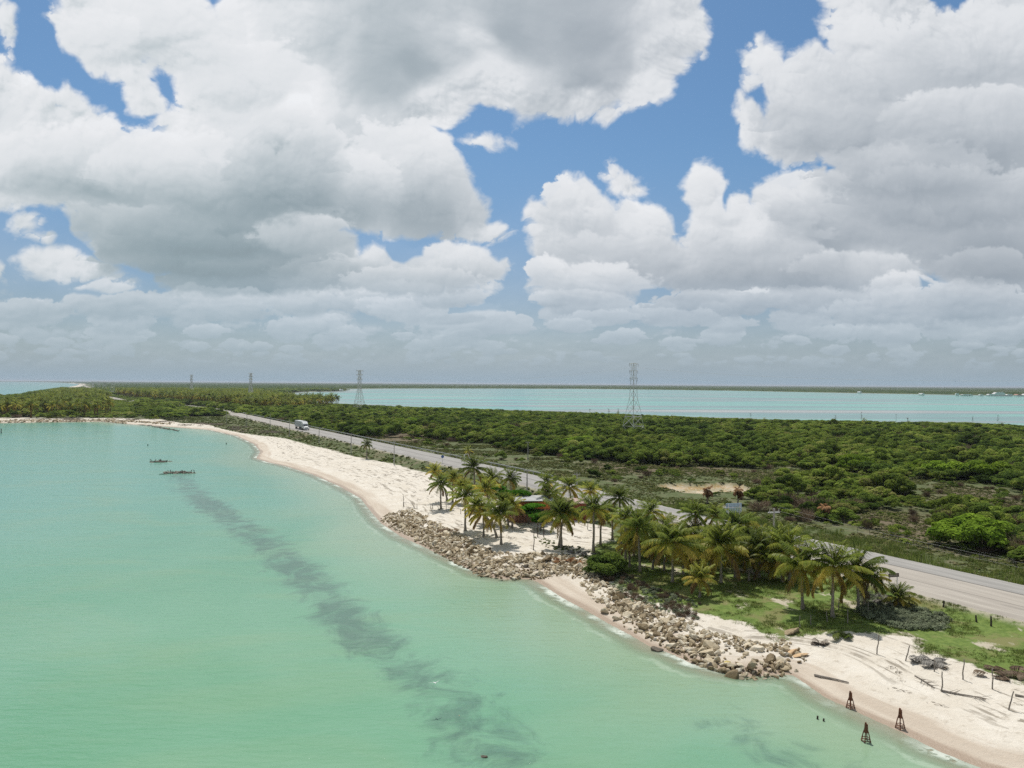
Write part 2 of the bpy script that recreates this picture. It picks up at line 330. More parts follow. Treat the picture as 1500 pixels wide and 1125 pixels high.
# ------------------------------------------------------------------ mesh helpers
def link(o, parent=None):
    COL.objects.link(o)
    if parent: o.parent = parent
    return o
def tag(o, label=None, cat=None, group=None, kind=None):
    if label: o['label'] = label
    if cat: o['category'] = cat
    if group: o['group'] = group
    if kind: o['kind'] = kind
    return o
def npmesh(name, V, Fs, mat=None, attrs=None, smooth_=False):
    """V (n,3); Fs list of face arrays, each (m,k)"""
    me = bpy.data.meshes.new(name); V = np.asarray(V, np.float32)
    if not isinstance(Fs, list): Fs = [Fs]
    Fs = [np.asarray(f, np.int32) for f in Fs if len(f)]
    me.vertices.add(len(V)); me.vertices.foreach_set('co', V.ravel())
    if Fs:
        tot = sum(f.size for f in Fs); nf = sum(len(f) for f in Fs)
        me.loops.add(tot); me.loops.foreach_set('vertex_index', np.concatenate([f.ravel() for f in Fs]))
        me.polygons.add(nf)
        ls = np.concatenate([np.full(len(f), f.shape[1], np.int32) for f in Fs])
        st = np.concatenate([[0], np.cumsum(ls)[:-1]]).astype(np.int32)
        me.polygons.foreach_set('loop_start', st); me.polygons.foreach_set('loop_total', ls)
        me.polygons.foreach_set('use_smooth', np.full(nf, smooth_, bool))
    me.update(calc_edges=True); me.validate()
    for k, a in (attrs or {}).items():
        at = me.attributes.new(k, 'FLOAT', 'POINT'); at.data.foreach_set('value', np.asarray(a, np.float32))
    if mat: me.materials.append(mat)
    return me
def ob(name, me, parent=None, loc=(0, 0, 0), rot=(0, 0, 0), scl=(1, 1, 1)):
    o = bpy.data.objects.new(name, me); link(o, parent); o.location = loc; o.rotation_euler = rot; o.scale = scl
    return o
def empty(name, loc, rz=0):
    o = bpy.data.objects.new(name, None); link(o); o.location = loc; o.rotation_euler = (0, 0, rz); o.empty_display_size = .3
    return o
class MB:
    """collects solid shapes into one mesh"""
    def __init__(s): s.V = []; s.F = []; s.n = 0
    def add(s, V, F):
        s.V += [tuple(v) for v in V]; s.F += [tuple(i+s.n for i in f) for f in F]; s.n += len(V)
    def box(s, c, d, rz=0, top=1.0):
        cx, cy, cz = c; dx, dy, dz = d[0]/2, d[1]/2, d[2]/2; V = []
        for z, k in ((-dz, 1), (dz, top)):
            for x, y in ((-dx, -dy), (dx, -dy), (dx, dy), (-dx, dy)):
                x *= k; y *= k; V.append((cx+x*math.cos(rz)-y*math.sin(rz), cy+x*math.sin(rz)+y*math.cos(rz), cz+z))
        s.add(V, [(3,2,1,0),(4,5,6,7),(0,1,5,4),(1,2,6,5),(2,3,7,6),(3,0,4,7)])
    def tube(s, pts, rad, k=6, cap=True):
        pts = [Vector(p) for p in pts]
        if not hasattr(rad, '__len__'): rad = [rad]*len(pts)
        V = []; F = []
        for i, p in enumerate(pts):
            d = (pts[min(i+1, len(pts)-1)]-pts[max(i-1, 0)]).normalized()
            a = d.cross(Vector((0, 0, 1)) if abs(d.z) < .95 else Vector((1, 0, 0))).normalized(); b = d.cross(a)
            for j in range(k):
                t = 2*math.pi*j/k; V.append(p+(a*math.cos(t)+b*math.sin(t))*rad[i])
        for i in range(len(pts)-1):
            for j in range(k): F.append((i*k+j, i*k+(j+1) % k, (i+1)*k+(j+1) % k, (i+1)*k+j))
        if cap: F.append(tuple(range(k))[::-1]); F.append(tuple(range((len(pts)-1)*k, len(pts)*k)))
        s.add(V, F)
    def prism(s, prof, y0, y1):
        """profile in x,z pushed along y"""
        n = len(prof); V = [(x, y0, z) for x, z in prof]+[(x, y1, z) for x, z in prof]
        F = [tuple(range(n)), tuple(range(n, 2*n))[::-1]]+[(i, i+n, (i+1) % n+n, (i+1) % n) for i in range(n)]
        s.add(V, F)
    def ball(s, c, r, k=8, m=6, sq=(1, 1, 1)):
        V = [(c[0], c[1], c[2]+r*sq[2])]; F = []
        for i in range(1, m):
            t = math.pi*i/m
            for j in range(k):
                p = 2*math.pi*j/k; V.append((c[0]+r*sq[0]*math.sin(t)*math.cos(p), c[1]+r*sq[1]*math.sin(t)*math.sin(p), c[2]+r*sq[2]*math.cos(t)))
        V.append((c[0], c[1], c[2]-r*sq[2])); L = len(V)-1
        for j in range(k):
            F.append((0, 1+j, 1+(j+1) % k)); F.append((L, L-k+(j+1) % k, L-k+j))
            for i in range(m-2): F.append((1+i*k+j, 1+(i+1)*k+j, 1+(i+1)*k+(j+1) % k, 1+i*k+(j+1) % k))
        s.add(V, F)
    def mesh(s, name, mat, sm=False):
        me = bpy.data.meshes.new(name); me.from_pydata(s.V, [], s.F); me.update(); me.materials.append(mat)
        if sm: me.polygons.foreach_set('use_smooth', [True]*len(me.polygons))
        return me
    def build(s, name, mat, parent=None, loc=(0, 0, 0), rot=(0, 0, 0), sm=False):
        return ob(name, s.mesh(name, mat, sm), parent, loc, rot)

# ------------------------------------------------------------------ materials
def newmat(name):
    m = bpy.data.materials.new(name); m.use_nodes = True; nt = m.node_tree; nt.nodes.clear()
    return m, nt, node(nt, 'ShaderNodeOutputMaterial')
def pbr(name, col, rough=.7, metal=0.0, var=.12, vs=3.0, spec=.4, bump=0.0):
    m, nt, out = newmat(name); p = pos(nt)
    n = noise(nt, p, vs, 4); f = smooth(nt, n, .3, .7)
    c = mixc(nt, f, [v*(1-var) for v in col], [min(1, v*(1+var)) for v in col])
    b = node(nt, 'ShaderNodeBsdfPrincipled', {'Base Color': c, 'Roughness': rough, 'Metallic': metal, 'Specular IOR Level': spec})
    if bump: nt.links.new(node(nt, 'ShaderNodeBump', {'Height': n, 'Strength': bump, 'Distance': .1}).outputs[0], b.inputs['Normal'])
    nt.links.new(b.outputs[0], out.inputs[0]); return m
def leafmat(name, stops, rand=.35, trans=.3, gloss=.0, region=0.0):
    """leaf colour: the mesh's own 'tone' plus a step that differs from plant to plant"""
    m, nt, out = newmat(name)
    t = attr(nt, 'tone'); r = node(nt, 'ShaderNodeObjectInfo').outputs['Random']
    f = math_(nt, 'ADD', t, math_(nt, 'MULTIPLY', math_(nt, 'SUBTRACT', r, .5), rand))
    if region: f = math_(nt, 'ADD', f, math_(nt, 'MULTIPLY', math_(nt, 'SUBTRACT', noise(nt, pos(nt), .022, 4, .6), .5), region))
    c = ramp(nt, f, stops)
    r2 = math_(nt, 'FRACT', math_(nt, 'MULTIPLY', r, 37.7))
    c = node(nt, 'ShaderNodeHueSaturation', {'Color': c, 'Value': smooth(nt, r2, 0, 1, .88, 1.42), 'Saturation': .97}).outputs[0]
    d = node(nt, 'ShaderNodeBsdfDiffuse', {'Color': c}).outputs[0]
    tr = node(nt, 'ShaderNodeBsdfTranslucent', {'Color': c}).outputs[0]
    mx = node(nt, 'ShaderNodeMixShader', {0: trans, 1: d, 2: tr}).outputs[0]
    if gloss: mx = node(nt, 'ShaderNodeMixShader', {0: gloss, 1: mx, 2: node(nt, 'ShaderNodeBsdfGlossy', {'Roughness': .4, 'Color': (1, 1, 1, 1)}).outputs[0]}).outputs[0]
    nt.links.new(mx, out.inputs[0]); return m

def ground_material():
    m, nt, out = newmat('ground'); P = pos(nt)
    s = attr(nt, 's'); t = attr(nt, 't'); sand = attr(nt, 'sand'); lawn = attr(nt, 'lawn'); brown = attr(nt, 'brown'); pit = attr(nt, 'pit'); rdd = attr(nt, 'rd')
    n1 = noise(nt, P, .35, 6, .6); n2 = noise(nt, P, 1.7, 6, .62); n3 = noise(nt, P, .045, 4, .55); n4 = noise(nt, P, 7.0, 4, .6)
    st = node(nt, 'ShaderNodeCombineXYZ', {0: t, 1: s}).outputs[0]
    wr = noise(nt, scalev(nt, st, (.22, 1.5, 1)), 1.0, 5, .6, .6)
    wr2 = noise(nt, scalev(nt, st, (.08, .75, 1)), 1.0, 4, .55, .4)
    dry = mixc(nt, smooth(nt, n1, .3, .7), (.66, .60, .51), (.74, .69, .61))
    dry = mixc(nt, smooth(nt, n2, .52, .75), dry, (.50, .44, .36))
    dry = mixc(nt, math_(nt, 'MULTIPLY', smooth(nt, n4, .55, .8), .35), dry, (.36, .32, .26))
    # wrack lines of weed left along the beach
    w = math_(nt, 'MULTIPLY', smooth(nt, wr, .53, .62), math_(nt, 'MULTIPLY', smooth(nt, s, 4.0, 7.0), smooth(nt, n1, .38, .54)))
    dry = mixc(nt, math_(nt, 'MULTIPLY', w, .75), dry, (.20, .165, .12))
    wetc = mixc(nt, smooth(nt, wr2, .35, .65), (.53, .45, .365), (.61, .535, .445))
    sw = math_(nt, 'ADD', s, math_(nt, 'MULTIPLY', math_(nt, 'SUBTRACT', wr2, .5), 4.5))
    wet = smooth(nt, sw, 4.2, 2.0)
    sandc = mixc(nt, wet, dry, wetc)
    vw = smooth(nt, math_(nt, 'ADD', s, math_(nt, 'MULTIPLY', math_(nt, 'SUBTRACT', wr2, .5), 1.6)), 1.1, .35)
    sandc = mixc(nt, vw, sandc, (.40, .31, .235))
    sandc = mixc(nt, smooth(nt, s, 0, -5), sandc, (.30, .34, .25))
    # scrubland floor
    soil = mixc(nt, smooth(nt, n2, .35, .65), (.070, .095, .030), (.115, .138, .05))
    soil = mixc(nt, smooth(nt, n1, .50, .68), soil, (.19, .17, .105))
    soil = mixc(nt, smooth(nt, n3, .60, .72), soil, (.20, .165, .105))
    soil = mixc(nt, math_(nt, 'MULTIPLY', smooth(nt, noise(nt, P, .16, 5, .65), .66, .72), .8), soil, (.48, .42, .33))
    soil = mixc(nt, math_(nt, 'MULTIPLY', brown, .75), soil, mixc(nt, smooth(nt, n2, .4, .6), (.11, .075, .05), (.20, .15, .10)))
    lw = mixc(nt, smooth(nt, n2, .36, .64), (.105, .165, .03), (.17, .235, .052))
    lw = mixc(nt, smooth(nt, n1, .48, .62), lw, (.20, .20, .075))
    lw = mixc(nt, math_(nt, 'MULTIPLY', smooth(nt, noise(nt, scalev(nt, P, (1, .55, 1)), .3, 6, .66), .60, .66), .9), lw, (.52, .46, .37))
    soil = mixc(nt, lawn, soil, lw)
    e = math_(nt, 'ADD', sand, math_(nt, 'MULTIPLY', math_(nt, 'SUBTRACT', noise(nt, P, .55, 7, .68), .5), 1.5))
    c = mixc(nt, smooth(nt, e, .42, .58), soil, sandc)
    pc = mixc(nt, smooth(nt, noise(nt, P, .4, 4), .4, .6), (.56, .46, .33), (.50, .33, .15))
    pc = mixc(nt, smooth(nt, n2, .45, .7), pc, (.62, .55, .45))
    c = mixc(nt, pit, c, pc)
    verge = math_(nt, 'MULTIPLY', smooth(nt, rdd, 1.6, .5), smooth(nt, n2, .3, .5)); c = mixc(nt, math_(nt, 'MULTIPLY', verge, .8), c, (.46, .41, .33))
    hgt = math_(nt, 'ADD', n2, math_(nt, 'MULTIPLY', n4, .35))
    bmp = node(nt, 'ShaderNodeBump', {'Height': hgt, 'Strength': .5, 'Distance': .25}).outputs[0]
    rough = smooth(nt, vw, 0, 1, .9, .38)
    b = node(nt, 'ShaderNodeBsdfPrincipled', {'Base Color': c, 'Roughness': rough, 'Specular IOR Level': .3, 'Normal': bmp})
    nt.links.new(b.outputs[0], out.inputs[0]); return m

def water_material():
    m, nt, out = newmat('sea_water'); P = pos(nt)
    s = attr(nt, 's'); t = attr(nt, 't'); weed = attr(nt, 'weed'); lag = attr(nt, 'lagoon'); dist = attr(nt, 'far')
    big = noise(nt, scalev(nt, P, (1, .8, 1)), .022, 4, .5, .8)
    mid = noise(nt, scalev(nt, P, (.55, 1.1, 1)), .085, 4, .55, 1.0)
    near = mixc(nt, smooth(nt, big, .36, .62), (.145, .35, .21), (.20, .40, .27))
    farc = (.148, .38, .295)
    c = mixc(nt, smooth(nt, dist, 55, 190), near, farc)
    c = mixc(nt, smooth(nt, dist, 260, 900), c, (.10, .32, .30))
    c = mixc(nt, math_(nt, 'MULTIPLY', smooth(nt, mid, .42, .70), .30), c, (.25, .38, .22))
    # sand stirred up in the shallows
    sh = math_(nt, 'ADD', s, math_(nt, 'MULTIPLY', math_(nt, 'SUBTRACT', big, .5), 14))
    c = mixc(nt, math_(nt, 'MULTIPLY', smooth(nt, sh, -17, -1), .60), c, (.35, .43, .29))
    # seagrass beds
    wd = smooth(nt, math_(nt, 'ADD', weed, math_(nt, 'MULTIPLY', math_(nt, 'SUBTRACT', noise(nt, scalev(nt, P, (1, .8, 1)), .26, 8, .68, 1.2), .5), 3.0)), .30, 1.35)
    c = mixc(nt, math_(nt, 'MULTIPLY', wd, .74), c, (.075, .145, .12))
    # lagoon: banks and channels lying across
    lv = noise(nt, scalev(nt, P, (.12, 1, 1)), .012, 4, .5, .4)
    lc = ramp(nt, lv, [(.34, (.11, .40, .33)), (.47, (.18, .50, .41)), (.54, (.15, .30, .29)), (.62, (.28, .32, .31)), (.69, (.50, .48, .44))])
    edge = smooth(nt, s, -75, -8)
    lc = mixc(nt, math_(nt, 'MULTIPLY', edge, .7), lc, (.44, .40, .37))
    c = mixc(nt, lag, c, lc)
    # foam along the wash
    fn = noise(nt, node(nt, 'ShaderNodeCombineXYZ', {0: math_(nt, 'MULTIPLY', t, .11)}).outputs[0], 1, 3)
    amp = smooth(nt, fn, .40, .60, .12, .95)
    sf = math_(nt, 'ADD', s, math_(nt, 'MULTIPLY', math_(nt, 'SUBTRACT', noise(nt, node(nt, 'ShaderNodeCombineXYZ', {0: math_(nt, 'MULTIPLY', t, .35), 1: math_(nt, 'MULTIPLY', s, .25)}).outputs[0], 1, 4, .6), .5), 2.6))
    band = math_(nt, 'MULTIPLY', smooth(nt, sf, -1.3, -.35), smooth(nt, sf, .6, .1))
    band2 = math_(nt, 'MULTIPLY', math_(nt, 'MULTIPLY', smooth(nt, sf, -2.9, -2.5), smooth(nt, sf, -1.9, -2.3)), .35)
    fo = math_(nt, 'MULTIPLY', math_(nt, 'ADD', math_(nt, 'MULTIPLY', band, .8), math_(nt, 'MULTIPLY', band2, .5)), math_(nt, 'MULTIPLY', amp, smooth(nt, noise(nt, P, 1.6, 5, .7), .34, .48)))
    fo = math_(nt, 'MULTIPLY', fo, math_(nt, 'SUBTRACT', 1.0, lag), clamp=True)
    fleck = math_(nt, 'MULTIPLY', smooth(nt, noise(nt, scalev(nt, P, (1, 1.6, 1)), 1.6, 2, .5), .83, .85), smooth(nt, dist, 130, 50)); fo = math_(nt, 'ADD', fo, math_(nt, 'MULTIPLY', fleck, .6), clamp=True)
    c = mixc(nt, math_(nt, 'MULTIPLY', fo, .92), c, (.80, .80, .76))
    wv = noise(nt, scalev(nt, P, (.55, 1.5, 1)), 1.1, 5, .62, .3)
    wv2 = noise(nt, scalev(nt, P, (.35, 1.0, 1)), .28, 3, .5, .2)
    hgt = math_(nt, 'ADD', math_(nt, 'MULTIPLY', wv, .10), math_(nt, 'MULTIPLY', wv2, .18))
    bmp = node(nt, 'ShaderNodeBump', {'Height': hgt, 'Strength': .7, 'Distance': 1.0}).outputs[0]
    b = node(nt, 'ShaderNodeBsdfPrincipled', {'Base Color': c, 'Roughness': smooth(nt, fo, 0, 1, .16, .8), 'IOR': 1.333, 'Specular IOR Level': smooth(nt, dist, 60, 500, .5, .16), 'Normal': bmp})
    tr = node(nt, 'ShaderNodeBsdfTransparent').outputs[0]
    a = math_(nt, 'ADD', smooth(nt, s, .1, -3.2, .22, .97), fo, clamp=True)
    mx = node(nt, 'ShaderNodeMixShader', {0: a, 1: tr, 2: b.outputs[0]}).outputs[0]
    nt.links.new(mx, out.inputs[0]); return m

# ------------------------------------------------------------------ ground and water sheets
def fan_grid(ncol, nrow, r0, r1, half=100, fine=42):
    a = np.linspace(-fine, fine, ncol)
    st = a[1]-a[0]; side = fine+np.cumsum(st*1.15**np.arange(1, 40)); side = side[side < half]
    a = np.radians(np.concatenate([-side[::-1], a, side]))
    r = np.exp(np.linspace(math.log(r0), math.log(r1), nrow))
    A, Rr = np.meshgrid(a, r)
    X = (np.sin(A)*Rr).ravel(); Y = (np.cos(A)*Rr).ravel()
    nc = len(a); i = np.arange(nrow-1)[:, None]*nc+np.arange(nc-1)[None]; i = i.ravel()
    return X, Y, np.stack([i, i+1, i+nc+1, i+nc], 1), nc
def polymask(X, Y, poly, w): return np.clip(.5-sdpoly(X, Y, poly)/w, 0, 1)
WEED = ups([(262,696),(292,728),(350,768),(400,803),(440,838),(490,887),(550,942),(600,978),(640,1003),(690,1052),(745,1112),(790,1150)], 0)
def build_ground():
    X, Y, Fq, nc = fan_grid(820, 560, 24, 36000)
    s = shore_s(X, Y); z = ground_z(X, Y, s)
    d, t = pldist(X, Y, SHORE); ss = np.where(s > 0, np.minimum(d, np.maximum(s, 0)+0*d), s); ss = s
    sand = polymask(X, Y, SANDPOLY, 3.0)
    fc = pldist(X, Y, FARCOAST)[0]; sand = np.maximum(sand, np.clip(1.6-fc/28, 0, 1)*(Y > 700))
    lawn = polymask(X, Y, LAWN, 3); pit = polymask(X, Y, PIT, 1.2)
    brown = np.zeros_like(X)
    for b in BROWN: brown = np.maximum(brown, polymask(X, Y, b, 6))
    me = npmesh('ground', np.stack([X, Y, z], 1), Fq, ground_material(), dict(s=np.clip(s, -60, 400), t=t, sand=sand, lawn=lawn, brown=brown, pit=pit, rd=np.clip(road_d(X, Y), -10, 50)), True)
    o = ob('ground', me); tag(o, 'pale beach sand running up into green and brown scrubland', kind='structure')
    X, Y, Fq, nc = fan_grid(620, 420, 24, 39000)
    s = shore_s(X, Y); d, t = pldist(X, Y, SHORE)
    lag = (sdpoly(X, Y, LAGOON) < 30).astype(float)*(Y > 200)
    wd, wt = pldist(X, Y, WEED)
    weed = np.clip(1.3-wd/3.7, 0, 1)*(.92+.28*fbm(wt/13, wt*0, 3, 7)*2)
    for cx, cy, r in [up(1090,1075,0)+(2.5,), up(1150,1110,0)+(3.0,), up(1040,1062,0)+(1.5,), up(183,652,0)+(4,), up(150,632,0)+(8,), up(610,975,0)+(3,), up(1260,1130,0)+(2,)]:
        weed = np.maximum(weed, np.clip(1.1-np.hypot(X-cx, Y-cy)/r/1.3, 0, 1)*.85)
    me = npmesh('water', np.stack([X, Y, 0*X], 1), Fq, water_material(), dict(s=np.clip(s, -400, 20), t=t, weed=weed, lagoon=lag, far=np.hypot(X, Y)), True)
    o = ob('water', me); tag(o, 'calm turquoise and green sea with the lagoon beyond', kind='structure')
build_ground()

def road_material():
    m, nt, out = newmat('road_surface'); P = pos(nt)
    u = attr(nt, 'u'); n = attr(nt, 'n')
    un = node(nt, 'ShaderNodeCombineXYZ', {0: u, 1: n}).outputs[0]
    g = noise(nt, scalev(nt, un, (.12, 1.2, 1)), 1, 5, .6); f = noise(nt, P, 6, 5, .7)
    pt = noise(nt, scalev(nt, un, (.05, .35, 1)), 1, 3, .5)
    gray = mixc(nt, smooth(nt, g, .3, .7), (.29, .28, .265), (.38, .365, .345))
    pale = mixc(nt, smooth(nt, g, .3, .7), (.36, .325, .285), (.46, .42, .37))
    c = mixc(nt, smooth(nt, u, 400, 340), mixc(nt, .5, gray, pale), gray)
    # the near lane is worn pale close by; n counts metres from the far edge
    nearlane = math_(nt, 'MULTIPLY', smooth(nt, n, 4.15, 4.35), smooth(nt, u, 395, 372))
    nearlane = smooth(nt, n, 4.15, 4.35)
    c = mixc(nt, math_(nt, 'MULTIPLY', nearlane, smooth(nt, u, 150, 108)), c, pale)
    def line(pos_, w): return math_(nt, 'MULTIPLY', smooth(nt, n, pos_-w, pos_-w*.5), smooth(nt, n, pos_+w, pos_+w*.5))
    c = mixc(nt, math_(nt, 'MULTIPLY', line(4.2, .22), .8), c, (.13, .12, .11))
    c = mixc(nt, math_(nt, 'MULTIPLY', line(8.3, .16), .55), c, (.17, .15, .13))
    c = mixc(nt, smooth(nt, n, 0, -.15), c, (.42, .375, .31))
    c = mixc(nt, math_(nt, 'MULTIPLY', line(11.2, .12), .35), c, (.60, .57, .5))
    c = mixc(nt, math_(nt, 'MULTIPLY', line(.35, .12), .35), c, (.55, .53, .48))
    c = mixc(nt, math_(nt, 'MULTIPLY', math_(nt, 'MULTIPLY', smooth(nt, pt, .62, .68), smooth(nt, n, 8.2, 8.6)), .45), c, (.25, .225, .20))
    c = mixc(nt, math_(nt, 'MULTIPLY', smooth(nt, f, .5, .75), .2), c, (.14, .13, .12))
    b = node(nt, 'ShaderNodeBsdfPrincipled', {'Base Color': c, 'Roughness': .85, 'Specular IOR Level': .3, 'Normal': node(nt, 'ShaderNodeBump', {'Height': f, 'Strength': .2, 'Distance': .03}).outputs[0]})
    nt.links.new(b.outputs[0], out.inputs[0]); return m
def build_road():
    pts = []                                           # centre line, resampled
    for (ax, ay), (bx, by) in zip(ROAD[:-1], ROAD[1:]):
        L = math.hypot(bx-ax, by-ay); k = max(2, int(L/(5 if ay < 700 else 25)))
        pts += [(ax+(bx-ax)*i/k, ay+(by-ay)*i/k) for i in range(k)]
    pts = np.array(pts)
    for _ in range(14):
        q = pts.copy(); q[1:-1] = (pts[:-2]+2*pts[1:-1]+pts[2:])/4; pts = q
    d = np.gradient(pts, axis=0); d /= np.linalg.norm(d, axis=1)[:, None]; nn = np.stack([d[:, 1], -d[:, 0]], 1)   # to the far side
    u = np.concatenate([[0], np.cumsum(np.linalg.norm(np.diff(pts, axis=0), axis=1))])
    ap = smst(-pts[:, 1], -122, -104)*3.5
    cols = [-1.0, 0, 2.2, 4.2, 6.4, 8.7]; V = []; N = []; U = []
    for i, (p, m) in enumerate(zip(pts, nn)):
        z = float(road_z(p[1]))
        for k, c in enumerate(cols+[8.7+max(ap[i]*.5, .02), 8.7+max(ap[i], .04), 8.7+max(ap[i], .04)+1.0]):
            q = p+m*(4.35-c); crown = -.55 if k in (0, 8) else .06*(1-((c-4.35)/4.35)**2) if c <= 8.7 else -.02
            V.append((q[0], q[1], z+crown)); N.append(c); U.append(u[i])
    nc = 9; i = (np.arange(len(pts)-1)[:, None]*nc+np.arange(nc-1)[None]).ravel()
    V = np.array(V); me = npmesh('road', V, np.stack([i, i+1, i+nc+1, i+nc], 1), road_material(), dict(u=U, n=N), True)
    tag(ob('road', me), 'worn grey two-lane coast road with a pale lay-by', kind='structure')
    return pts, nn
RPTS, RNN = build_road()

# ------------------------------------------------------------------ plants
GREENS = [(0.0, (.042, .074, .020)), (.3, (.092, .145, .028)), (.5, (.150, .215, .038)), (.7, (.215, .280, .048)), (.85, (.27, .335, .055)), (1.0, (.31, .30, .11))]
M_LEAF = leafmat('scrub_leaves', GREENS, .40, .45, region=1.3)
M_BRIGHT = leafmat('bright_leaves', [(0, (.05, .11, .012)), (.5, (.17, .26, .022)), (1, (.27, .36, .04))], .2)
M_FLAT = leafmat('almond_leaves', [(0, (.03, .09, .008)), (.5, (.065, .18, .012)), (1, (.12, .26, .02))], .2)
M_DRY = leafmat('dry_twigs', [(0, (.09, .06, .04)), (.5, (.17, .12, .085)), (1, (.26, .20, .14))], .4, .1)
M_GRASS = leafmat('grass_blades', [(0, (.075, .115, .024)), (.5, (.145, .20, .04)), (.8, (.22, .25, .07)), (1, (.32, .29, .14))], .5, .35)
M_PALM = leafmat('palm_leaves', [(0, (.075, .120, .028)), (.3, (.18, .235, .038)), (.5, (.33, .34, .055)), (.7, (.48, .40, .07)), (.88, (.47, .36, .08)), (1, (.24, .15, .08))], .14, .55, .008)
M_DEADPALM = leafmat('dead_palm_leaves', [(0, (.12, .055, .03)), (.5, (.24, .12, .055)), (1, (.36, .22, .11))], .2, .15)
M_GREYFROND = leafmat('grey_dead_leaves', [(0, (.13, .12, .11)), (.5, (.20, .19, .175)), (1, (.30, .28, .25))], .2, .05)
M_BARK = pbr('bark', (.17, .145, .115), .9, var=.35, vs=5)
M_PALMBARK = pbr('palm_bark', (.27, .235, .19), .9, var=.3, vs=7, bump=.3)
M_GREYWOOD = pbr('weathered_wood', (.25, .22, .19), .9, var=.3, vs=8)
M_DARKWOOD = pbr('dark_wood', (.075, .06, .05), .9, var=.3, vs=8)

def leaf_quads(C, Nn, size, rs, aspect=.6):
    """small bent leaves at centres C facing roughly along Nn"""
    n = len(C); Nn = Nn/np.linalg.norm(Nn, axis=1)[:, None]
    a = rs.normal(size=(n, 3)); a -= (a*Nn).sum(1)[:, None]*Nn; a /= np.linalg.norm(a, axis=1)[:, None]; b = np.cross(Nn, a)
    sz = (size*rs.uniform(.6, 1.3, n))[:, None] if np.ndim(size) == 0 else (size*rs.uniform(.6, 1.3, n))[:, None]
    V = np.stack([C-a*sz, C+b*sz*aspect+Nn*sz*.15, C+a*sz, C-b*sz*aspect+Nn*sz*.15], 1).reshape(-1, 3)
    return V, np.arange(n*4).reshape(-1, 4)
def crown_mesh(name, mat, seed, nleaf=2200, leaf=.075, lobes=9, flat=.62, gap=.25, base=.25, tone0=.45, spread=.62, upn=.6):
    rs = np.random.default_rng(seed)
    k = lobes; th = rs.uniform(0, 2*np.pi, k); rr = np.sqrt(rs.uniform(.0, 1, k))*spread
    L = np.stack([rr*np.cos(th), rr*np.sin(th), base+.14+(1-rr**2)*flat*.75*rs.uniform(.4, 1.3, k)], 1)
    lr = rs.uniform(.15, .36, k)*(1.1-.3*rr); lt = rs.normal(0, .10, k)
    w = lr**2/np.sum(lr**2); idx = rs.choice(k, nleaf, p=w)
    d = rs.normal(size=(nleaf, 3)); d[:, 2] = d[:, 2]*.8+.35; d /= np.linalg.norm(d, axis=1)[:, None]
    rad = lr[idx]*(1-rs.uniform(0, 1, nleaf)**3*.55)
    C = L[idx]+d*rad[:, None]*np.array([1, 1, .62]); C[:, 2] = np.maximum(C[:, 2], .04+rs.uniform(0, .12, nleaf))
    Nn = d+rs.normal(0, .45, (nleaf, 3)); Nn[:, 2] += upn
    V, Fq = leaf_quads(C, Nn, leaf, rs)
    tone = tone0+lt[idx]+rs.normal(0, .09, nleaf)+(C[:, 2]-.4)*.18
    return npmesh(name, V, Fq, mat, dict(tone=np.repeat(np.clip(tone, 0, 1), 4)))
def twig_mesh(name, mat, seed, n=420, leafy=0):
    """leafless thorny bush: fine stems rising and forking"""
    rs = np.random.default_rng(seed); V = []; F = []; T = []
    for i in range(n):
        a = rs.uniform(0, 6.28); e = rs.uniform(.3, 1.4); r0 = rs.uniform(0, .5); L = rs.uniform(.25, .6)
        p = np.array([math.cos(a)*r0, math.sin(a)*r0, rs.uniform(0, .55)]); a2 = a+rs.normal(0, .7)
        d = np.array([math.cos(a2)*math.cos(e), math.sin(a2)*math.cos(e), math.sin(e)]); w = np.cross(d, rs.normal(size=3)); w = w/np.linalg.norm(w)*.012
        k = len(V); V += [p-w, p+w, p+d*L+w*.3, p+d*L-w*.3]; F.append((k, k+1, k+2, k+3)); T += [rs.uniform(.2, .9)]*4
    return npmesh(name, np.array(V), np.array(F), mat, dict(tone=T))
def stems_mesh(name, seed, n=4, h=.55, r=.028, mat=None):
    rs = random.Random(seed); mb = MB()
    for i in range(n):
        a = rs.uniform(0, 6.28); q = rs.uniform(.15, .45)
        mb.tube([(0+.03*math.cos(a), .03*math.sin(a), -.06), (math.cos(a)*q*.35, math.sin(a)*q*.35, h*.5), (math.cos(a)*q, math.sin(a)*q, h+rs.uniform(0, .15))], [r, r*.75, r*.3], 5)
    return mb.mesh(name, mat or M_BARK)
def tuft_mesh(name, mat, seed, n=16, h=.3, w=.02, r=.14, lean=.5):
    rs = np.random.default_rng(seed); V = []; F = []; T = []
    for i in range(n):
        a = rs.uniform(0, 6.28); p = np.array([rs.normal(0, r), rs.normal(0, r), -.02]); l = rs.uniform(.1, lean); hh = h*rs.uniform(.5, 1.1)
        q = p+np.array([math.cos(a)*l*hh, math.sin(a)*l*hh, hh]); s = np.array([-math.sin(a), math.cos(a), 0])*w
        k = len(V); V += [p-s, p+s, q+s*.25, q-s*.25]; F.append((k, k+1, k+2, k+3)); T += [np.clip(rs.normal(.5, .2), 0, 1)]*4
    return npmesh(name, np.array(V), np.array(F), mat, dict(tone=T))

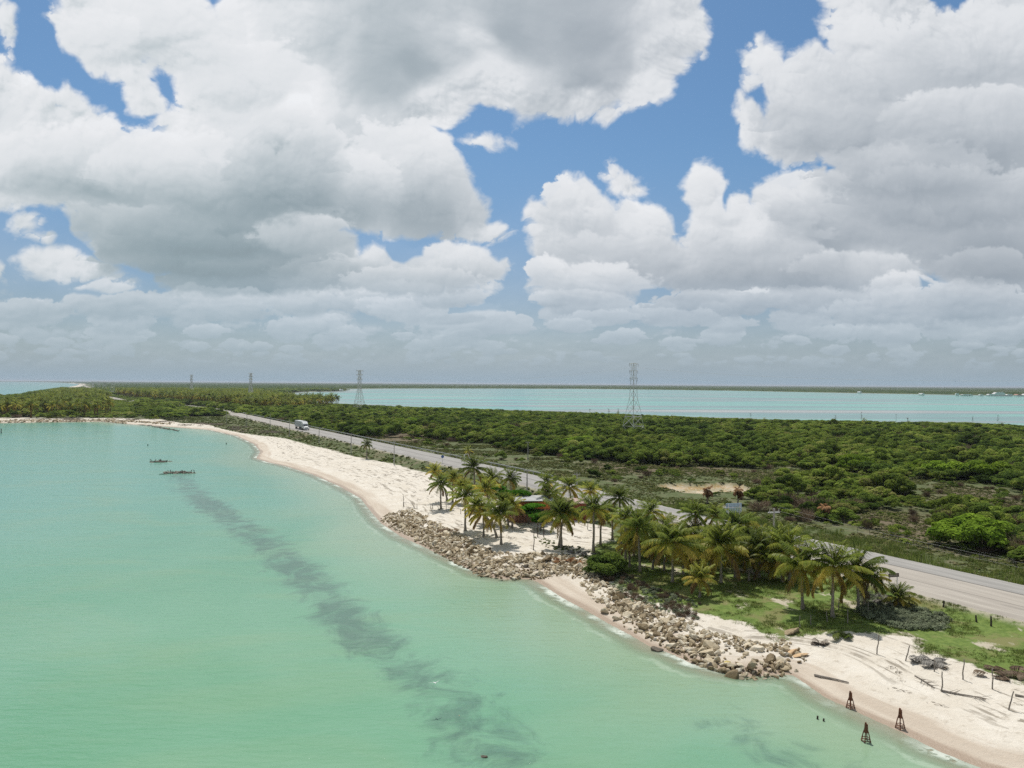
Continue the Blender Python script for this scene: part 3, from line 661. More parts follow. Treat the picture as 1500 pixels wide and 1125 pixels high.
def frond(rs, L, el, az, drop, nl, wleaf, llen, tone, V, F, T, tip=1.0):
    """one feathered leaf: a curved midrib with leaflets hanging from both sides"""
    k = 9; pts = []; p = np.zeros(3); e = el; side = np.array([-math.sin(az), math.cos(az), 0]); bend = rs.normal(0, .10)
    ds = L/k; dirs = []
    for i in range(k+1):
        a2 = az+bend*i/k
        d = np.array([math.cos(a2)*math.cos(e), math.sin(a2)*math.cos(e), math.sin(e)]); pts.append(p.copy()); dirs.append(d)
        p = p+d*ds; e -= drop*(.35+1.3*i/k)/k
    pts = np.array(pts); dirs = np.array(dirs)
    for i in range(k):                                    # midrib
        w0 = .05*(1-i/k)+.010; w1 = .05*(1-(i+1)/k)+.010; upv = np.cross(side, dirs[i])
        b = len(V); V += [pts[i]-side*w0, pts[i]+side*w0, pts[i+1]+side*w1, pts[i+1]-side*w1]; F.append((b, b+1, b+2, b+3)); T += [min(.86, tone+.28)]*4
    for j in range(nl):
        f = .14+.86*(j+.5)/nl; x = f*k; i = min(int(x), k-1); q = pts[i]+(pts[i+1]-pts[i])*(x-i); d = dirs[i]
        prof = math.sin(min(1, f*1.25+.18)*math.pi*.62)**.8*(1 if f < .8 else 1-.6*(f-.8)/.2)
        for sgn in (-1, 1):
            ll = llen*prof*rs.uniform(.8, 1.1); hang = rs.uniform(.35, .85)+.25*max(0, -d[2])
            dd = side*sgn*.85+d*.55+np.array([0, 0, -hang]); dd /= np.linalg.norm(dd)
            w = np.cross(dd, side*sgn*.3+np.array([0, 0, 1.])); w = w/np.linalg.norm(w)*wleaf
            b = len(V); tt = float(np.clip(tone+rs.normal(0, .05)+.10*f, 0, 1)); mid = q+dd*ll*.55; tipp = q+dd*ll*.55+(dd+np.array([0, 0, -.45]))*ll*.45
            V += [q-w*.5, q+w*.5, mid+w*.5, mid-w*.5, tipp+w*.12, tipp-w*.12]; F += [(b, b+1, b+2, b+3), (b+3, b+2, b+4, b+5)]; T += [tt]*6
def palm_crown(name, seed, mat=None, n=30, L=3.35, nl=28, wleaf=.085, llen=.70, tone=.25, yellow=.5, dead=False):
    rs = np.random.default_rng(seed); V = []; F = []; T = []
    for i in range(n):
        f = i/(n-1.); az = i*2.399+rs.normal(0, .2)
        el = 1.52-2.15*f**1.35+rs.normal(0, .14); drop = .55+1.15*f*(1-.35*f)+rs.normal(0, .12)
        t = tone*.75+(max(0, f-(1-yellow))/max(yellow, .01))**1.1*.6*(rs.uniform(.2, 1.35))
        if f > .93: t = rs.uniform(.75, 1)
        if dead: el = rs.uniform(-1.4, -.1) if i > 4 else rs.uniform(.2, 1.3); drop = rs.uniform(.8, 1.9); t = rs.uniform(0, 1)
        frond(rs, L*rs.uniform(.8, 1.06)*(.72+.28*min(1, f*3)), el, az, drop, nl, wleaf, llen, t, V, F, T)
    return npmesh(name, np.array(V), np.array(F), mat or M_PALM, dict(tone=T))
def palm_trunk(name, h, lean, seed, r=.15):
    rs = random.Random(seed); mb = MB(); pts = []; rad = []
    for i in range(9):
        f = i/8.; pts.append((lean*f**1.7+.03*rs.uniform(-1, 1), .03*rs.uniform(-1, 1), -.15+(h+.15)*f)); rad.append(r*(1.0-.35*f)*(1.75 if i == 0 else 1.2 if i == 1 else 1))
    mb.tube(pts, rad, 8); return mb.mesh(name, M_PALMBARK, True)
def nuts_mesh(name, seed):
    rs = random.Random(seed); mb = MB()
    for i in range(7):
        a = i*.9+rs.uniform(-.2, .2); mb.ball((.24*math.cos(a), .24*math.sin(a), -.18-rs.uniform(0, .2)), .12, 7, 5, (1, 1, 1.2))
    return mb.mesh(name, M_NUT, True)
M_NUT = pbr('coconut_husk', (.22, .19, .06), .6)

CROWNS = [palm_crown('palm_crown', 100+i, tone=[.18, .30, .24, .38, .28, .45, .16, .34][i], yellow=[.30, .5, .42, .62, .5, .7, .2, .55][i], n=[34, 32, 36, 32, 30, 32, 34, 30][i]) for i in range(8)]
CROWN_LO = [palm_crown('far_palm_crown', 200+i, tone=[.20, .30, .26, .40][i], yellow=[.3, .5, .5, .6][i], n=15, nl=9, wleaf=.26, llen=.62) for i in range(4)]
NUTS = [nuts_mesh('coconuts', i) for i in range(2)]
CROWN_DEAD = [palm_crown('dead_palm_crown', 300+i, M_DEADPALM, n=22, L=1.9, dead=True) for i in range(2)]

def gz_px(x, y):
    X, Y = up(x, y, 1.2); z = gz(X, Y)
    for _ in range(4): X, Y = up(x, y, z); z = gz(X, Y)
    return X, Y, z
def palm(cx, cy, bx, by, sz, k, label, group='coconut palms of the beach grove', nuts=True):
    X, Y, z = gz_px(bx, by)
    h = (by-cy)/FPX*Y; off = (cx-bx)/FPX*Y
    e = empty('coconut_palm', (X, Y, z-.05)); tag(e, label, 'palm tree', group)
    tr = ob('trunk', palm_trunk('palm_trunk', h, off, int(cx*7+cy), .13+.006*h), e)
    ob('crown', CROWNS[k % 8], e, (off, 0, h), (random.uniform(-.17, .17), random.uniform(-.17, .17), random.uniform(0, 6.28)), (sz*random.uniform(.9, 1.1), sz*random.uniform(.9, 1.1), sz*random.uniform(.88, 1.15)))
    if nuts: ob('coconut_cluster', NUTS[k % 2], e, (off, 0, h+.02))
    return e
# crown centre (photo px), foot (photo px), size, crown kind, label
PALMS = [
 (646,708,647,745,.80,6,'slim dark green palm alone on the sand at the left edge of the grove'),
 (682,727,683,777,.95,1,'sturdy palm behind the left rocks with a thick dark base'),
 (709,750,710,785,.85,3,'low palm with yellowing fronds second from the left along the rocks'),
 (733,752,736,797,.92,1,'palm leaning left over a round dark shadow just above the rocks'),
 (822,752,824,801,1.0,2,'tall palm on the sandy clearing in front of the orange hut'),
 (829,748,821,800,.8,3,'thin trunked palm close beside the tall one before the orange hut'),
 (695,684,697,744,.90,6,'tallest dark palm rising at the back of the left grove against the road'),
 (748,700,750,736,.72,0,'dark palm behind the flat green almond trees near the road edge'),
 (802,706,804,742,.74,4,'palm behind the pale hut roof on its left'),
 (835,712,838,748,.82,3,'yellow green palm behind the huts beside the road'),
 (806,722,808,762,.80,1,'palm whose crown covers the right end of the orange hut'),
 (871,744,871,808,1.02,2,'tall palm with a dark ragged trunk beside the round green bush'),
 (882,752,881,798,.78,0,'thin straight palm just behind the dark ragged trunk'),
 (638,690,656,733,.62,5,'small yellow palm half hidden at the left rear of the grove'),
 (664,700,664,735,.70,5,'bright yellow palm in the back row left of the tallest one'),
 (678,712,668,738,.72,3,'yellowish palm with a short trunk between the left palms'),
 (712,716,722,765,.85,5,'palm with golden fronds filling the middle of the left cluster'),
 (722,700,716,750,.80,1,'green palm right of the tallest one in the left cluster'),
 (738,736,746,770,.74,3,'palm leaning over the sand left of the red plank wall'),
 (752,742,752,773,.68,5,'short yellow palm standing before the red plank wall'),
 (700,740,729,787,.70,3,'slender palm behind the round dark shadow on the sand'),
 (908,728,912,800,.95,0,'tall palm with upright fronds right of the sandy clearing'),
 (918,756,918,824,.85,1,'palm on a dark slanting trunk right of the round bush'),
 (936,772,939,838,.90,4,'palm at the front left of the dense grove over grey scrub'),
 (954,748,958,812,.90,3,'yellow tinged palm in the middle of the dense grove'),
 (988,792,987,853,1.08,3,'big spreading palm with golden lower fronds in the front row of the dense grove'),
 (1020,752,1022,812,.88,0,'dark upright palm at the back of the dense grove'),
 (1028,846,1027,874,.60,5,'small yellow palm alone on the grass in front of the dense grove'),
 (1058,798,1058,854,1.05,3,'golden palm with drooping fronds and a dark star shaped shadow'),
 (1078,770,1080,832,.95,6,'dark green palm right of the golden one below the blue roadside sign'),
 (1050,750,1054,806,.75,4,'palm whose crown just hides the foot of the blue sign'),
 (1114,802,1114,847,.92,0,'dark palm over grey driftwood at the right of the dense grove'),
 (1100,790,1102,838,.75,7,'palm with pale midribs beside the dark driftwood palm'),
 (1156,800,1158,852,.95,7,'light green palm behind the right hand gap of the grove'),
 (1175,826,1178,892,1.0,1,'palm with a grey dead frond skirt left of the big right hand palm'),
 (1222,828,1222,904,1.05,7,'big bushy palm standing in deep shade at the right of the grove'),
 (1256,836,1260,894,.95,6,'dark tipped palm next to the big bushy one at the right end'),
 (1275,846,1268,890,.72,5,'yellow fronded palm at the very right end of the grove'),
 (1318,874,1318,890,.58,3,'low young palm on the grass beneath the road sign'),
 (1142,786,1146,834,.80,4,'bright green palm right of the power pole foot'),
 (897,748,899,790,.82,2,'dark palm between the clearing and the dense grove'),
 (866,718,868,760,.76,5,'yellow palm at the road edge right of the brown red hut'),
 (538,650,538,672,.62,0,'lone dark palm on the grassy bank beside the road'),
]
for a in PALMS: palm(*(a[:4]+(a[4]*(.78 if a[1] < 762 and a[0] > 840 else 1.0),)+a[5:]))
# the inside of the dense grove
rows = []
for i in range(28):
    x = 930+(i % 10)*24+random.uniform(-9, 9); r = i//10; by = [836, 818, 804][r]+(x-925)*.10+random.uniform(-5, 5)-6
    rows.append((x, by))
rows.sort(key=lambda a: a[0])
ORD = ['first','second','third','fourth','fifth','sixth','seventh','eighth','ninth','tenth','eleventh','twelfth','thirteenth','fourteenth','fifteenth','sixteenth','seventeenth','eighteenth','nineteenth','twentieth','twenty first','twenty second','twenty third','twenty fourth','twenty fifth','twenty sixth','twenty seventh','twenty eighth','twenty ninth','thirtieth','thirty first','thirty second','thirty third','thirty fourth']
for i, (x, by) in enumerate(rows):
    hgt = random.uniform(27, 42)
    palm(x+random.uniform(-6, 6), by-hgt, x, by, random.uniform(.55, .76), random.choice([0, 1, 3, 3, 4, 5, 5, 7]), 'crowded inner palm of the dense grove, %s of these from left' % ORD[i], 'crowded palms inside the dense grove', nuts=False)
# dead palms beyond the road
for (cx, cy, bx, by, s, lab) in [(1036,722,1037,737,.75,'dead palm with hanging rust brown fronds at the sand pit'), (1081,722,1082,739,.72,'second dead brown palm right of the sand pit near the blue sign'), (1206,748,1208,762,.85,'dead palm with orange brown fronds among green shrubs beyond the road')]:
    X, Y, z = gz_px(bx, by); h = (by-cy)/FPX*Y+.6
    e = empty('dead_palm', (X, Y, z)); tag(e, lab, 'dead palm', 'dead palms beyond the road')
    ob('trunk', palm_trunk('dead_trunk', h, .1, int(bx)), e); ob('crown', CROWN_DEAD[bx % 2], e, (.1, 0, h), (0, 0, 1), (s, s, s))

# ---- trees and shrubs that can be told apart
SHRUBS = [crown_mesh('shrub_crown', M_LEAF, 400+i, nleaf=2600, leaf=.066, spread=.80, lobes=[15, 19, 13, 22, 17, 12, 20, 16][i], flat=[.6, .5, .75, .55, .65, .5, .45, .7][i], tone0=[.42, .5, .38, .55, .46, .62, .34, .5][i]) for i in range(8)]
SHRUBS_LO = [crown_mesh('far_shrub_crown', M_LEAF, 450+i, nleaf=420, leaf=.15, spread=.80, lobes=[13, 15, 12, 11][i], tone0=[.42, .5, .36, .56][i]) for i in range(4)]
STEMS = [stems_mesh('shrub_stems', i) for i in range(3)]
TWIGS = [twig_mesh('twigs', M_DRY, 500+i) for i in range(3)]
RAGGED = [crown_mesh('ragged_crown', M_LEAF, 470+i, nleaf=1300, leaf=.06, lobes=16, flat=.7, tone0=.5+.15*i, spread=.85, base=.1) for i in range(2)]
BRIGHT = crown_mesh('bright_tree_crown', M_BRIGHT, 600, nleaf=9000, leaf=.050, lobes=34, flat=.72, spread=.74, base=.02)
ROUND = crown_mesh('round_bush_crown', M_LEAF, 601, nleaf=8000, leaf=.055, lobes=34, flat=.9, spread=.66, base=-.12, tone0=.45)
def tree(name, mesh, bx, by, w, h, label, cat, stem=0, group=None, z=None):
    X, Y, gzv = gz_px(bx, by); e = empty(name, (X, Y, gzv)); tag(e, label, cat, group); rz = random.uniform(0, 6.28)
    ob('crown', mesh, e, rot=(0, 0, rz), scl=(w, w*random.uniform(.9, 1.1), h)); ob('trunk', STEMS[stem % 3], e, rot=(0, 0, rz), scl=(w*.8, w*.8, h)); return e
tree('round_tree', BRIGHT, 1429, 803, 5.6, 4.6, 'big rounded bright yellow green tree beyond the road at the right', 'tree')
tree('seaside_bush', ROUND, 889, 842, 3.1, 2.5, 'round dense green bush at the top of the boulders', 'bush')
tree('round_tree', BRIGHT, 1385, 700, 5.8, 4.4, 'bright green spreading tree in the right scrub, left one of three', 'tree', group='bright green trees in the right scrub')
tree('round_tree', BRIGHT, 1449, 705, 7.0, 5.0, 'bright green spreading tree in the right scrub, middle and widest of three', 'tree', group='bright green trees in the right scrub')
tree('round_tree', BRIGHT, 1252, 690, 5.4, 4.6, 'bright green spreading tree in the right scrub above the dark clump', 'tree', group='bright green trees in the right scrub')
tree('round_tree', BRIGHT, 1352, 694, 4.4, 3.8, 'smaller bright green tree left of the spreading pair in the right scrub', 'tree', group='bright green trees in the right scrub')
tree('round_tree', BRIGHT, 580, 626, 7.5, 4.8, 'bright green tree past the guardrail, left one of a low mounded row', 'tree', group='bright mounded trees behind the guardrail')
tree('round_tree', BRIGHT, 606, 624, 7.0, 4.6, 'bright green tree past the guardrail, middle one of a low mounded row', 'tree', group='bright mounded trees behind the guardrail')
tree('round_tree', BRIGHT, 640, 628, 5.5, 4.2, 'bright green tree past the guardrail, right one of a low mounded row', 'tree', group='bright mounded trees behind the guardrail')
tree('round_tree', BRIGHT, 850, 655, 8, 4.2, 'bright green tree left below the near lattice pylon', 'tree')
# almond trees with flat tiers of leaves over the huts
def tier_mesh(name, seed):
    rs = np.random.default_rng(seed); V = []; F = []; T = []; off = 0
    for cx, cy, cz, r, n in [(-.3, .0, .95, .55, 1500), (.25, .1, .80, .5, 1300), (.0, -.1, .62, .6, 1300), (.45, -.15, .5, .42, 800)]:
        a = rs.uniform(0, 6.28, n); q = np.sqrt(rs.uniform(0, 1, n))*r*(1+.15*np.sin(a*3+seed)); C = np.stack([cx+q*np.cos(a), cy+q*np.sin(a), cz+rs.normal(0, .025, n)+.06*(1-(q/r)**2)], 1)
        v, f = leaf_quads(C, np.array([0, 0, 1.])+rs.normal(0, .35, (n, 3)), .045, rs, .7); V.append(v); F.append(f+off); off += len(v); T.append(np.repeat(np.clip(rs.normal(.5, .15, n), 0, 1), 4))
    return npmesh(name, np.concatenate(V), np.concatenate(F), M_FLAT, dict(tone=np.concatenate(T)))
for bx, by, w, h, lab in [(757, 760, 3.1, 4.3, 'flat crowned bright green almond tree left of the hut roof'), (776, 767, 2.7, 2.9, 'low almond tree in tiers before the red plank wall'), (793, 777, 2.5, 2.5, 'lowest almond tree spreading right of the clothes line frame'), (735, 745, 2.2, 3.6, 'dark green almond tree at the back left of the huts')]:
    X, Y, z = gz_px(bx, by); e = empty('almond_tree', (X, Y, z)); tag(e, lab, 'tree', 'flat almond trees around the huts')
    ob('crown', tier_mesh('almond_crown', bx), e, rot=(0, 0, bx*.7), scl=(w, w, h)); ob('trunk', stems_mesh('almond_trunk', bx, 3, .62, .03), e, scl=(w*.8, w*.8, h))

# ---- scattered plants and stones: one object each, spread over points
def scatter_group(name):
    g = bpy.data.node_groups.get(name)
    ng = bpy.data.node_groups.new(name, 'GeometryNodeTree')
    ng.interface.new_socket('Geometry', in_out='INPUT', socket_type='NodeSocketGeometry'); ng.interface.new_socket('Geometry', in_out='OUTPUT', socket_type='NodeSocketGeometry')
    return ng
def scatter(name, label, cat, P, S, RZ, meshes, idx, tilt=0.0):
    """P (n,3) places, S (n,3) sizes; meshes are shared by the instances"""
    coll = bpy.data.collections.new(name+'_kinds')
    for i, me in enumerate(meshes):
        o = bpy.data.objects.new('%s_kind_%02d' % (name, i), me); coll.objects.link(o)
    n = len(P); me = npmesh(name, P, np.zeros((0, 4), int) if False else [], None)
    a = me.attributes.new('size', 'FLOAT_VECTOR', 'POINT'); a.data.foreach_set('vector', np.asarray(S, np.float32).ravel())
    RR = np.stack([rng.normal(0, tilt, n), rng.normal(0, tilt, n), RZ], 1) if tilt else np.stack([np.zeros(n), np.zeros(n), RZ], 1)
    a = me.attributes.new('turn', 'FLOAT_VECTOR', 'POINT'); a.data.foreach_set('vector', np.asarray(RR, np.float32).ravel())
    a = me.attributes.new('which', 'INT', 'POINT'); a.data.foreach_set('value', np.asarray(idx, np.int32))
    o = ob(name, me); tag(o, label, cat, kind='stuff')
    ng = scatter_group(name); L = ng.links
    gi = ng.nodes.new('NodeGroupInput'); go = ng.nodes.new('NodeGroupOutput')
    ci = ng.nodes.new('GeometryNodeCollectionInfo'); ci.inputs[0].default_value = coll; ci.inputs['Separate Children'].default_value = True; ci.inputs['Reset Children'].default_value = True
    ip = ng.nodes.new('GeometryNodeInstanceOnPoints'); ip.inputs['Pick Instance'].default_value = True
    def na(t, nm):
        x = ng.nodes.new('GeometryNodeInputNamedAttribute'); x.data_type = t; x.inputs[0].default_value = nm; return [s for s in x.outputs if s.enabled and s.name == 'Attribute'][0]
    L.new(gi.outputs[0], ip.inputs['Points']); L.new(ci.outputs[0], ip.inputs['Instance']); L.new(na('INT', 'which'), ip.inputs['Instance Index'])
    er = ng.nodes.new('FunctionNodeEulerToRotation'); L.new(na('FLOAT_VECTOR', 'turn'), er.inputs[0]); L.new(er.outputs[0], ip.inputs['Rotation'])
    L.new(na('FLOAT_VECTOR', 'size'), ip.inputs['Scale']); L.new(ip.outputs[0], go.inputs[0])
    md = o.modifiers.new('spread', 'NODES'); md.node_group = ng
    return o
def in_view(X, Y, m=7): return np.abs(np.degrees(np.arctan2(X, Y))) < 33.3+m
def inside(X, Y, poly): return sdpoly(X, Y, poly) < 0

def cand(x0, x1, y0, y1, n):
    return rng.uniform(x0, x1, n), rng.uniform(y0, y1, n)
FIELD_A = np.array(FIELD)
def scrub_points():
    """dense scrub beyond the road; spacing grows with distance"""
    out = []
    for r0, r1, sp in [(70, 160, 2.5), (160, 300, 3.0), (300, 520, 4.0), (520, 800, 6.0), (800, 1300, 9.0), (1300, 2200, 14.0)]:
        A = R(80)*(r1*r1-r0*r0)/2; n = int(A/(sp*sp*.75))
        th = rng.uniform(-R(40), R(40), n); r = np.sqrt(rng.uniform(r0*r0, r1*r1, n)); X = np.sin(th)*r; Y = np.cos(th)*r
        s = shore_s(X, Y); rd = road_d(X, Y); nn = RN[0]*X+RN[1]*Y
        beyond = (nn > 84) | (Y > 470)
        k = (s > 2.5) & (rd > 3.2) & beyond & ~((Y < 470) & (nn < 86))
        f = -sdpoly(X, Y, FIELD); c2 = np.maximum(-sdpoly(X, Y, CLEAR2), -sdpoly(X, Y, CLEAR3))
        cl = fbm(X/14, Y/14, 3, 21)
        keep = np.ones(n, bool); keep &= ~((f > 0) & (rng.uniform(size=n) > .10+.25*(cl > .25))); keep &= ~((c2 > 0) & (rng.uniform(size=n) > .30))
        keep &= ~((rd < 13+14*fbm(X/12, Y/12, 3, 25)) & (Y < 300) & (rng.uniform(size=n) > .10)); keep &= sdpoly(X, Y, PIT) > 2.5
        keep &= (cl > -.27) | (rng.uniform(size=n) > .6)
        k &= keep
        out.append(np.stack([X[k], Y[k], np.full(k.sum(), sp), s[k], rd[k], np.maximum(f[k], c2[k])], 1))
    return np.concatenate(out)
SP = scrub_points()
# left of the road beyond the bay too: scrub on the neck of land
X, Y = cand(-420, -150, 380, 700, 3000); s = shore_s(X, Y); rd = road_d(X, Y); nn = RN[0]*X+RN[1]*Y
k = (s > 16) & (rd > 3) & (Y < 640) & ((nn < 76) | (Y > 480)) & ~((Y > 470) & (nn > 84)) & (rng.uniform(size=len(X)) < .75) & (X+Y > 60)
k &= (X < -185)
SP = np.concatenate([SP, np.stack([X[k], Y[k], np.full(k.sum(), 4.2), s[k], rd[k], -np.ones(k.sum())], 1)])
Z = ground_z(SP[:, 0], SP[:, 1], SP[:, 3])
big = fbm(SP[:, 0]/55, SP[:, 1]/55, 3, 33)
rad = (SP[:, 2]+.5)*(.45+.8*rng.uniform(0, 1, len(SP))**1.8)*(1+.35*big); low = SP[:, 5] > 0
rad = np.where(low, rad*.45, rad); rad = np.where((SP[:, 4] < 14) & (SP[:, 1] < 300), rad*.6, rad)
hh = rad*rng.uniform(.6, 1.25, len(SP))*np.where(rad > 5, .62, 1.0); hh = np.clip(hh, .4, 5.0); hh = np.where(SP[:, 1] > 1100, hh, np.minimum(hh, 1.3+rng.uniform(1.6, 3.8, len(SP))*smst(sdpoly(SP[:, 0], SP[:, 1], LAGOON), 0, 120)))
px0 = 750+SP[:, 0]/np.maximum(SP[:, 1], 1)*FPX; gap = ((px0 > 112) & (px0 < 205) & (SP[:, 1] < 1150)) | ((px0 > 252) & (px0 < 302) & (SP[:, 1] > 480) & (SP[:, 1] < 640)); hh = np.where(gap, np.minimum(hh, 1.4), hh)
dist = np.hypot(SP[:, 0], SP[:, 1]); big_on_screen = rad/dist
view = in_view(SP[:, 0], SP[:, 1], -1)
order = np.argsort(-np.where(view, big_on_screen, -1))
NEAR = order[:230]; FARI = order[230:]
LEAFW = {0: 'dark green', 1: 'mid green', 2: 'deep green', 3: 'yellow green', 4: 'mid green', 5: 'pale yellow green', 6: 'very dark green', 7: 'mid green'}
def zone(x, y):
    px, py = prj(x, y, 1.2)
    if py > 770: return 'on the verge right of the road'
    if px < 560: return 'behind the guardrail past the lorry'
    if px < 860: return 'behind the guardrail left of the near pylon'
    if 860 <= px < 1120: return 'around the sand pit' if py > 690 else 'below the near pylon'
    if px < 1250: return 'right of the power pole'
    return 'around the big round tree' if py > 735 else 'by the pale clearing at the right'
cnt = {}
for j in NEAR:
    x, y = SP[j, :2]; k = int(rng.integers(8)); dry = rng.uniform() < (.5 if low[j] else .3 if SP[j, 4] < 30 else .04)
    e = empty('shrub', (x, y, Z[j]-.05)); rz = rng.uniform(0, 6.28); px, py = prj(x, y, 1.2)
    zz = zone(x, y); col_ = 'leafless brown' if dry else LEAFW[k]; wd = 'wide' if rad[j] > 2.6 else 'medium' if rad[j] > 1.7 else 'small'
    hw = 'tall' if hh[j] > rad[j]*1.02 else 'low'
    cnt.setdefault((hw, wd, col_, zz), []).append((px, e))
    ob('crown', TWIGS[k % 3] if dry else SHRUBS[k], e, rot=(0, 0, rz), scl=(rad[j], rad[j], hh[j]))
    ob('stem', STEMS[k % 3], e, rot=(0, 0, rz), scl=(rad[j]*.7, rad[j]*.7, hh[j]))
for (hw, wd, c_, z_), L_ in cnt.items():
    L_.sort(key=lambda a: a[0])
    for i, (px, e) in enumerate(L_):
        lab = '%s %s %s shrub %s' % (hw, wd, c_, z_)
        if len(L_) > 1: lab += ', %s from left' % ORD[min(i, len(ORD)-1)]
        lab = lab.replace('past the lorry', 'past the lorry').replace('behind the guardrail left of the near pylon', 'behind the guardrail before the near pylon').replace('yellow green', 'yellowish').replace('pale yellowish', 'pale yellowish').replace('around the big round tree', 'near the big round tree').replace('on the verge right of the road', 'on the right road verge').replace('by the pale clearing at the right', 'by the pale right clearing')
        tag(e, lab, 'shrub', 'shrubs in the scrubland')
FI = FARI[in_view(SP[FARI, 0], SP[FARI, 1], 7)]; fd = dist[FI]
def put(name, label, sel, meshes, cat='shrubs', tilt=0.0):
    scatter(name, label, cat, np.stack([SP[sel, 0], SP[sel, 1], Z[sel]-.05], 1), np.stack([rad[sel], rad[sel], hh[sel]], 1), rng.uniform(0, 6.28, len(sel)), meshes, rng.integers(len(meshes), size=len(sel)), tilt)
lowf = low[FI]; dr = rng.uniform(size=len(FI)) < np.where(lowf | ((SP[FI, 4] < 32) & (SP[FI, 1] < 250)), .38, .08)
put('scrub_thicket', 'green thicket of low trees and shrubs covering the land beyond the road', FI[(fd < 420) & ~dr], SHRUBS+RAGGED, 'thicket', .13)
put('dry_thicket', 'brown leafless brush between the green shrubs', FI[(fd < 900) & dr], TWIGS, 'brush')
put('distant_thicket', 'far thicket running back to the lagoon shore', FI[(fd >= 420) & ~dr], SHRUBS_LO, 'thicket')
print('scrub', len(SP), len(FI))

# low weeds: field, verges, bank between beach and road
WEEDM = [crown_mesh('weed_clump', M_GRASS, 700+i, upn=1.3, nleaf=90, leaf=.22, lobes=4, flat=.35, base=-.05, spread=.7, tone0=.4+.08*i) for i in range(3)]
M_FIELD = leafmat('field_weed_leaves', [(0, (.10, .125, .04)), (.5, (.165, .19, .06)), (.8, (.22, .22, .09)), (1, (.30, .27, .15))], .6, .35, region=1.2)
WEEDF = [crown_mesh('weed_clump', M_FIELD, 710+i, upn=1.3, nleaf=90, leaf=.22, lobes=4, flat=.35, base=-.05, spread=.7, tone0=.4+.08*i) for i in range(3)]
TUFT = [tuft_mesh('grass_tuft', M_GRASS, 720+i, 18, .26, .022, .16) for i in range(3)]
TALL = [tuft_mesh('tall_grass_tuft', M_GRASS, 730+i, 26, .75, .03, .28) for i in range(2)]
def weeds(name, label, n, x0, x1, y0, y1, cond, size, meshes, cat='weeds'):
    X, Y = cand(x0, x1, y0, y1, n); k = in_view(X, Y, 5); X, Y = X[k], Y[k]
    s = shore_s(X, Y); rd = road_d(X, Y); nn = RN[0]*X+RN[1]*Y; k = cond(X, Y, s, rd, nn); X, Y, s = X[k], Y[k], s[k]
    z = ground_z(X, Y, s); m = len(X); q = size*rng.uniform(.5, 1.35, m)*np.clip(1+.6*fbm(X/6, Y/6, 3, 44), .4, 1.8)
    scatter(name, label, cat, np.stack([X, Y, z-.03], 1), np.stack([q, q, q*rng.uniform(.6, 1.1, m)], 1), rng.uniform(0, 6.28, m), meshes, rng.integers(len(meshes), size=m)); print(name, m)
noroad = lambda rd: rd > .6+rng.uniform(0, 1.4, len(rd))
weeds('field_weeds', 'low green weeds over the open ground beyond the road', 130000, -60, 130, 75, 300, lambda X, Y, s, rd, nn: (nn > 84) & noroad(rd) & (fbm(X/7, Y/7, 4, 61) > -.22) & (sdpoly(X, Y, PIT) > .3), .42, WEEDF)
weeds('bank_weeds', 'green weeds on the bank between beach and road', 42000, -190, 15, 120, 520, lambda X, Y, s, rd, nn: (nn < 80) & (rd > .5) & (sdpoly(X, Y, SANDPOLY) > .4+1.2*fbm(X/4, Y/4, 3, 62)) & (s > 5) & (fbm(X/5, Y/5, 3, 63) > -.45), .62, WEEDM+WEEDF)
weeds('lawn_grass', 'short bright grass around the palms and above the beach', 90000, 5, 70, 50, 135, lambda X, Y, s, rd, nn: (nn < 80) & (rd > .35) & (sdpoly(X, Y, LAWN) < -.2+1.0*fbm(X/2.5, Y/2.5, 3, 64)) & (fbm(X/3.2, Y/3.2, 4, 65)+.25*fbm(X/.8, Y/.8, 2, 66) > -.12), .72, TUFT, 'grass')
weeds('verge_grass', 'tall grass on the verge right of the road', 26000, -10, 110, 70, 190, lambda X, Y, s, rd, nn: (nn > 84) & (rd > .5) & (rd < 9) & (fbm(X/4, Y/4, 3, 67) > -.15), .8, TALL, 'grass')
def patch(name, label, poly, n, size, meshes, cat='scrub'):
    P_ = np.array(poly); X, Y = cand(P_[:, 0].min(), P_[:, 0].max(), P_[:, 1].min(), P_[:, 1].max(), n); k = sdpoly(X, Y, poly) < .4*fbm(X, Y, 3, 4); X, Y = X[k], Y[k]; m = len(X)
    q = size*rng.uniform(.5, 1.3, m); scatter(name, label, cat, np.stack([X, Y, ground_z(X, Y)-.02], 1), np.stack([q, q, q], 1), rng.uniform(0, 6.28, m), meshes, rng.integers(len(meshes), size=m))
M_SAGE = leafmat('grey_green_leaves', [(0, (.13, .16, .09)), (.5, (.22, .25, .16)), (1, (.32, .32, .24))], .3)
SAGE = [crown_mesh('sage_clump', M_SAGE, 740+i, upn=1.0, nleaf=150, leaf=.11, lobes=5, flat=.4, base=0, spread=.7) for i in range(2)]
patch('grey_scrub', 'mat of grey green beach scrub above the boulders', ups([(880,842),(905,832),(960,858),(1000,868),(1030,882),(1020,900),(965,884),(920,866)]), 520, .5, SAGE+TWIGS[:1])
patch('shaded_scrub', 'grey green scrub on the grass below the road sign', ups([(1262,895),(1275,868),(1310,880),(1350,890),(1392,905),(1384,922),(1330,922),(1285,912)]), 700, .62, SAGE)
patch('beach_creeper', 'patches of green creeper on the grove sand', ups([(785,786),(815,790),(822,797),(850,800),(862,812),(845,818),(822,806),(800,800)]), 160, .3, WEEDM, 'creeper')

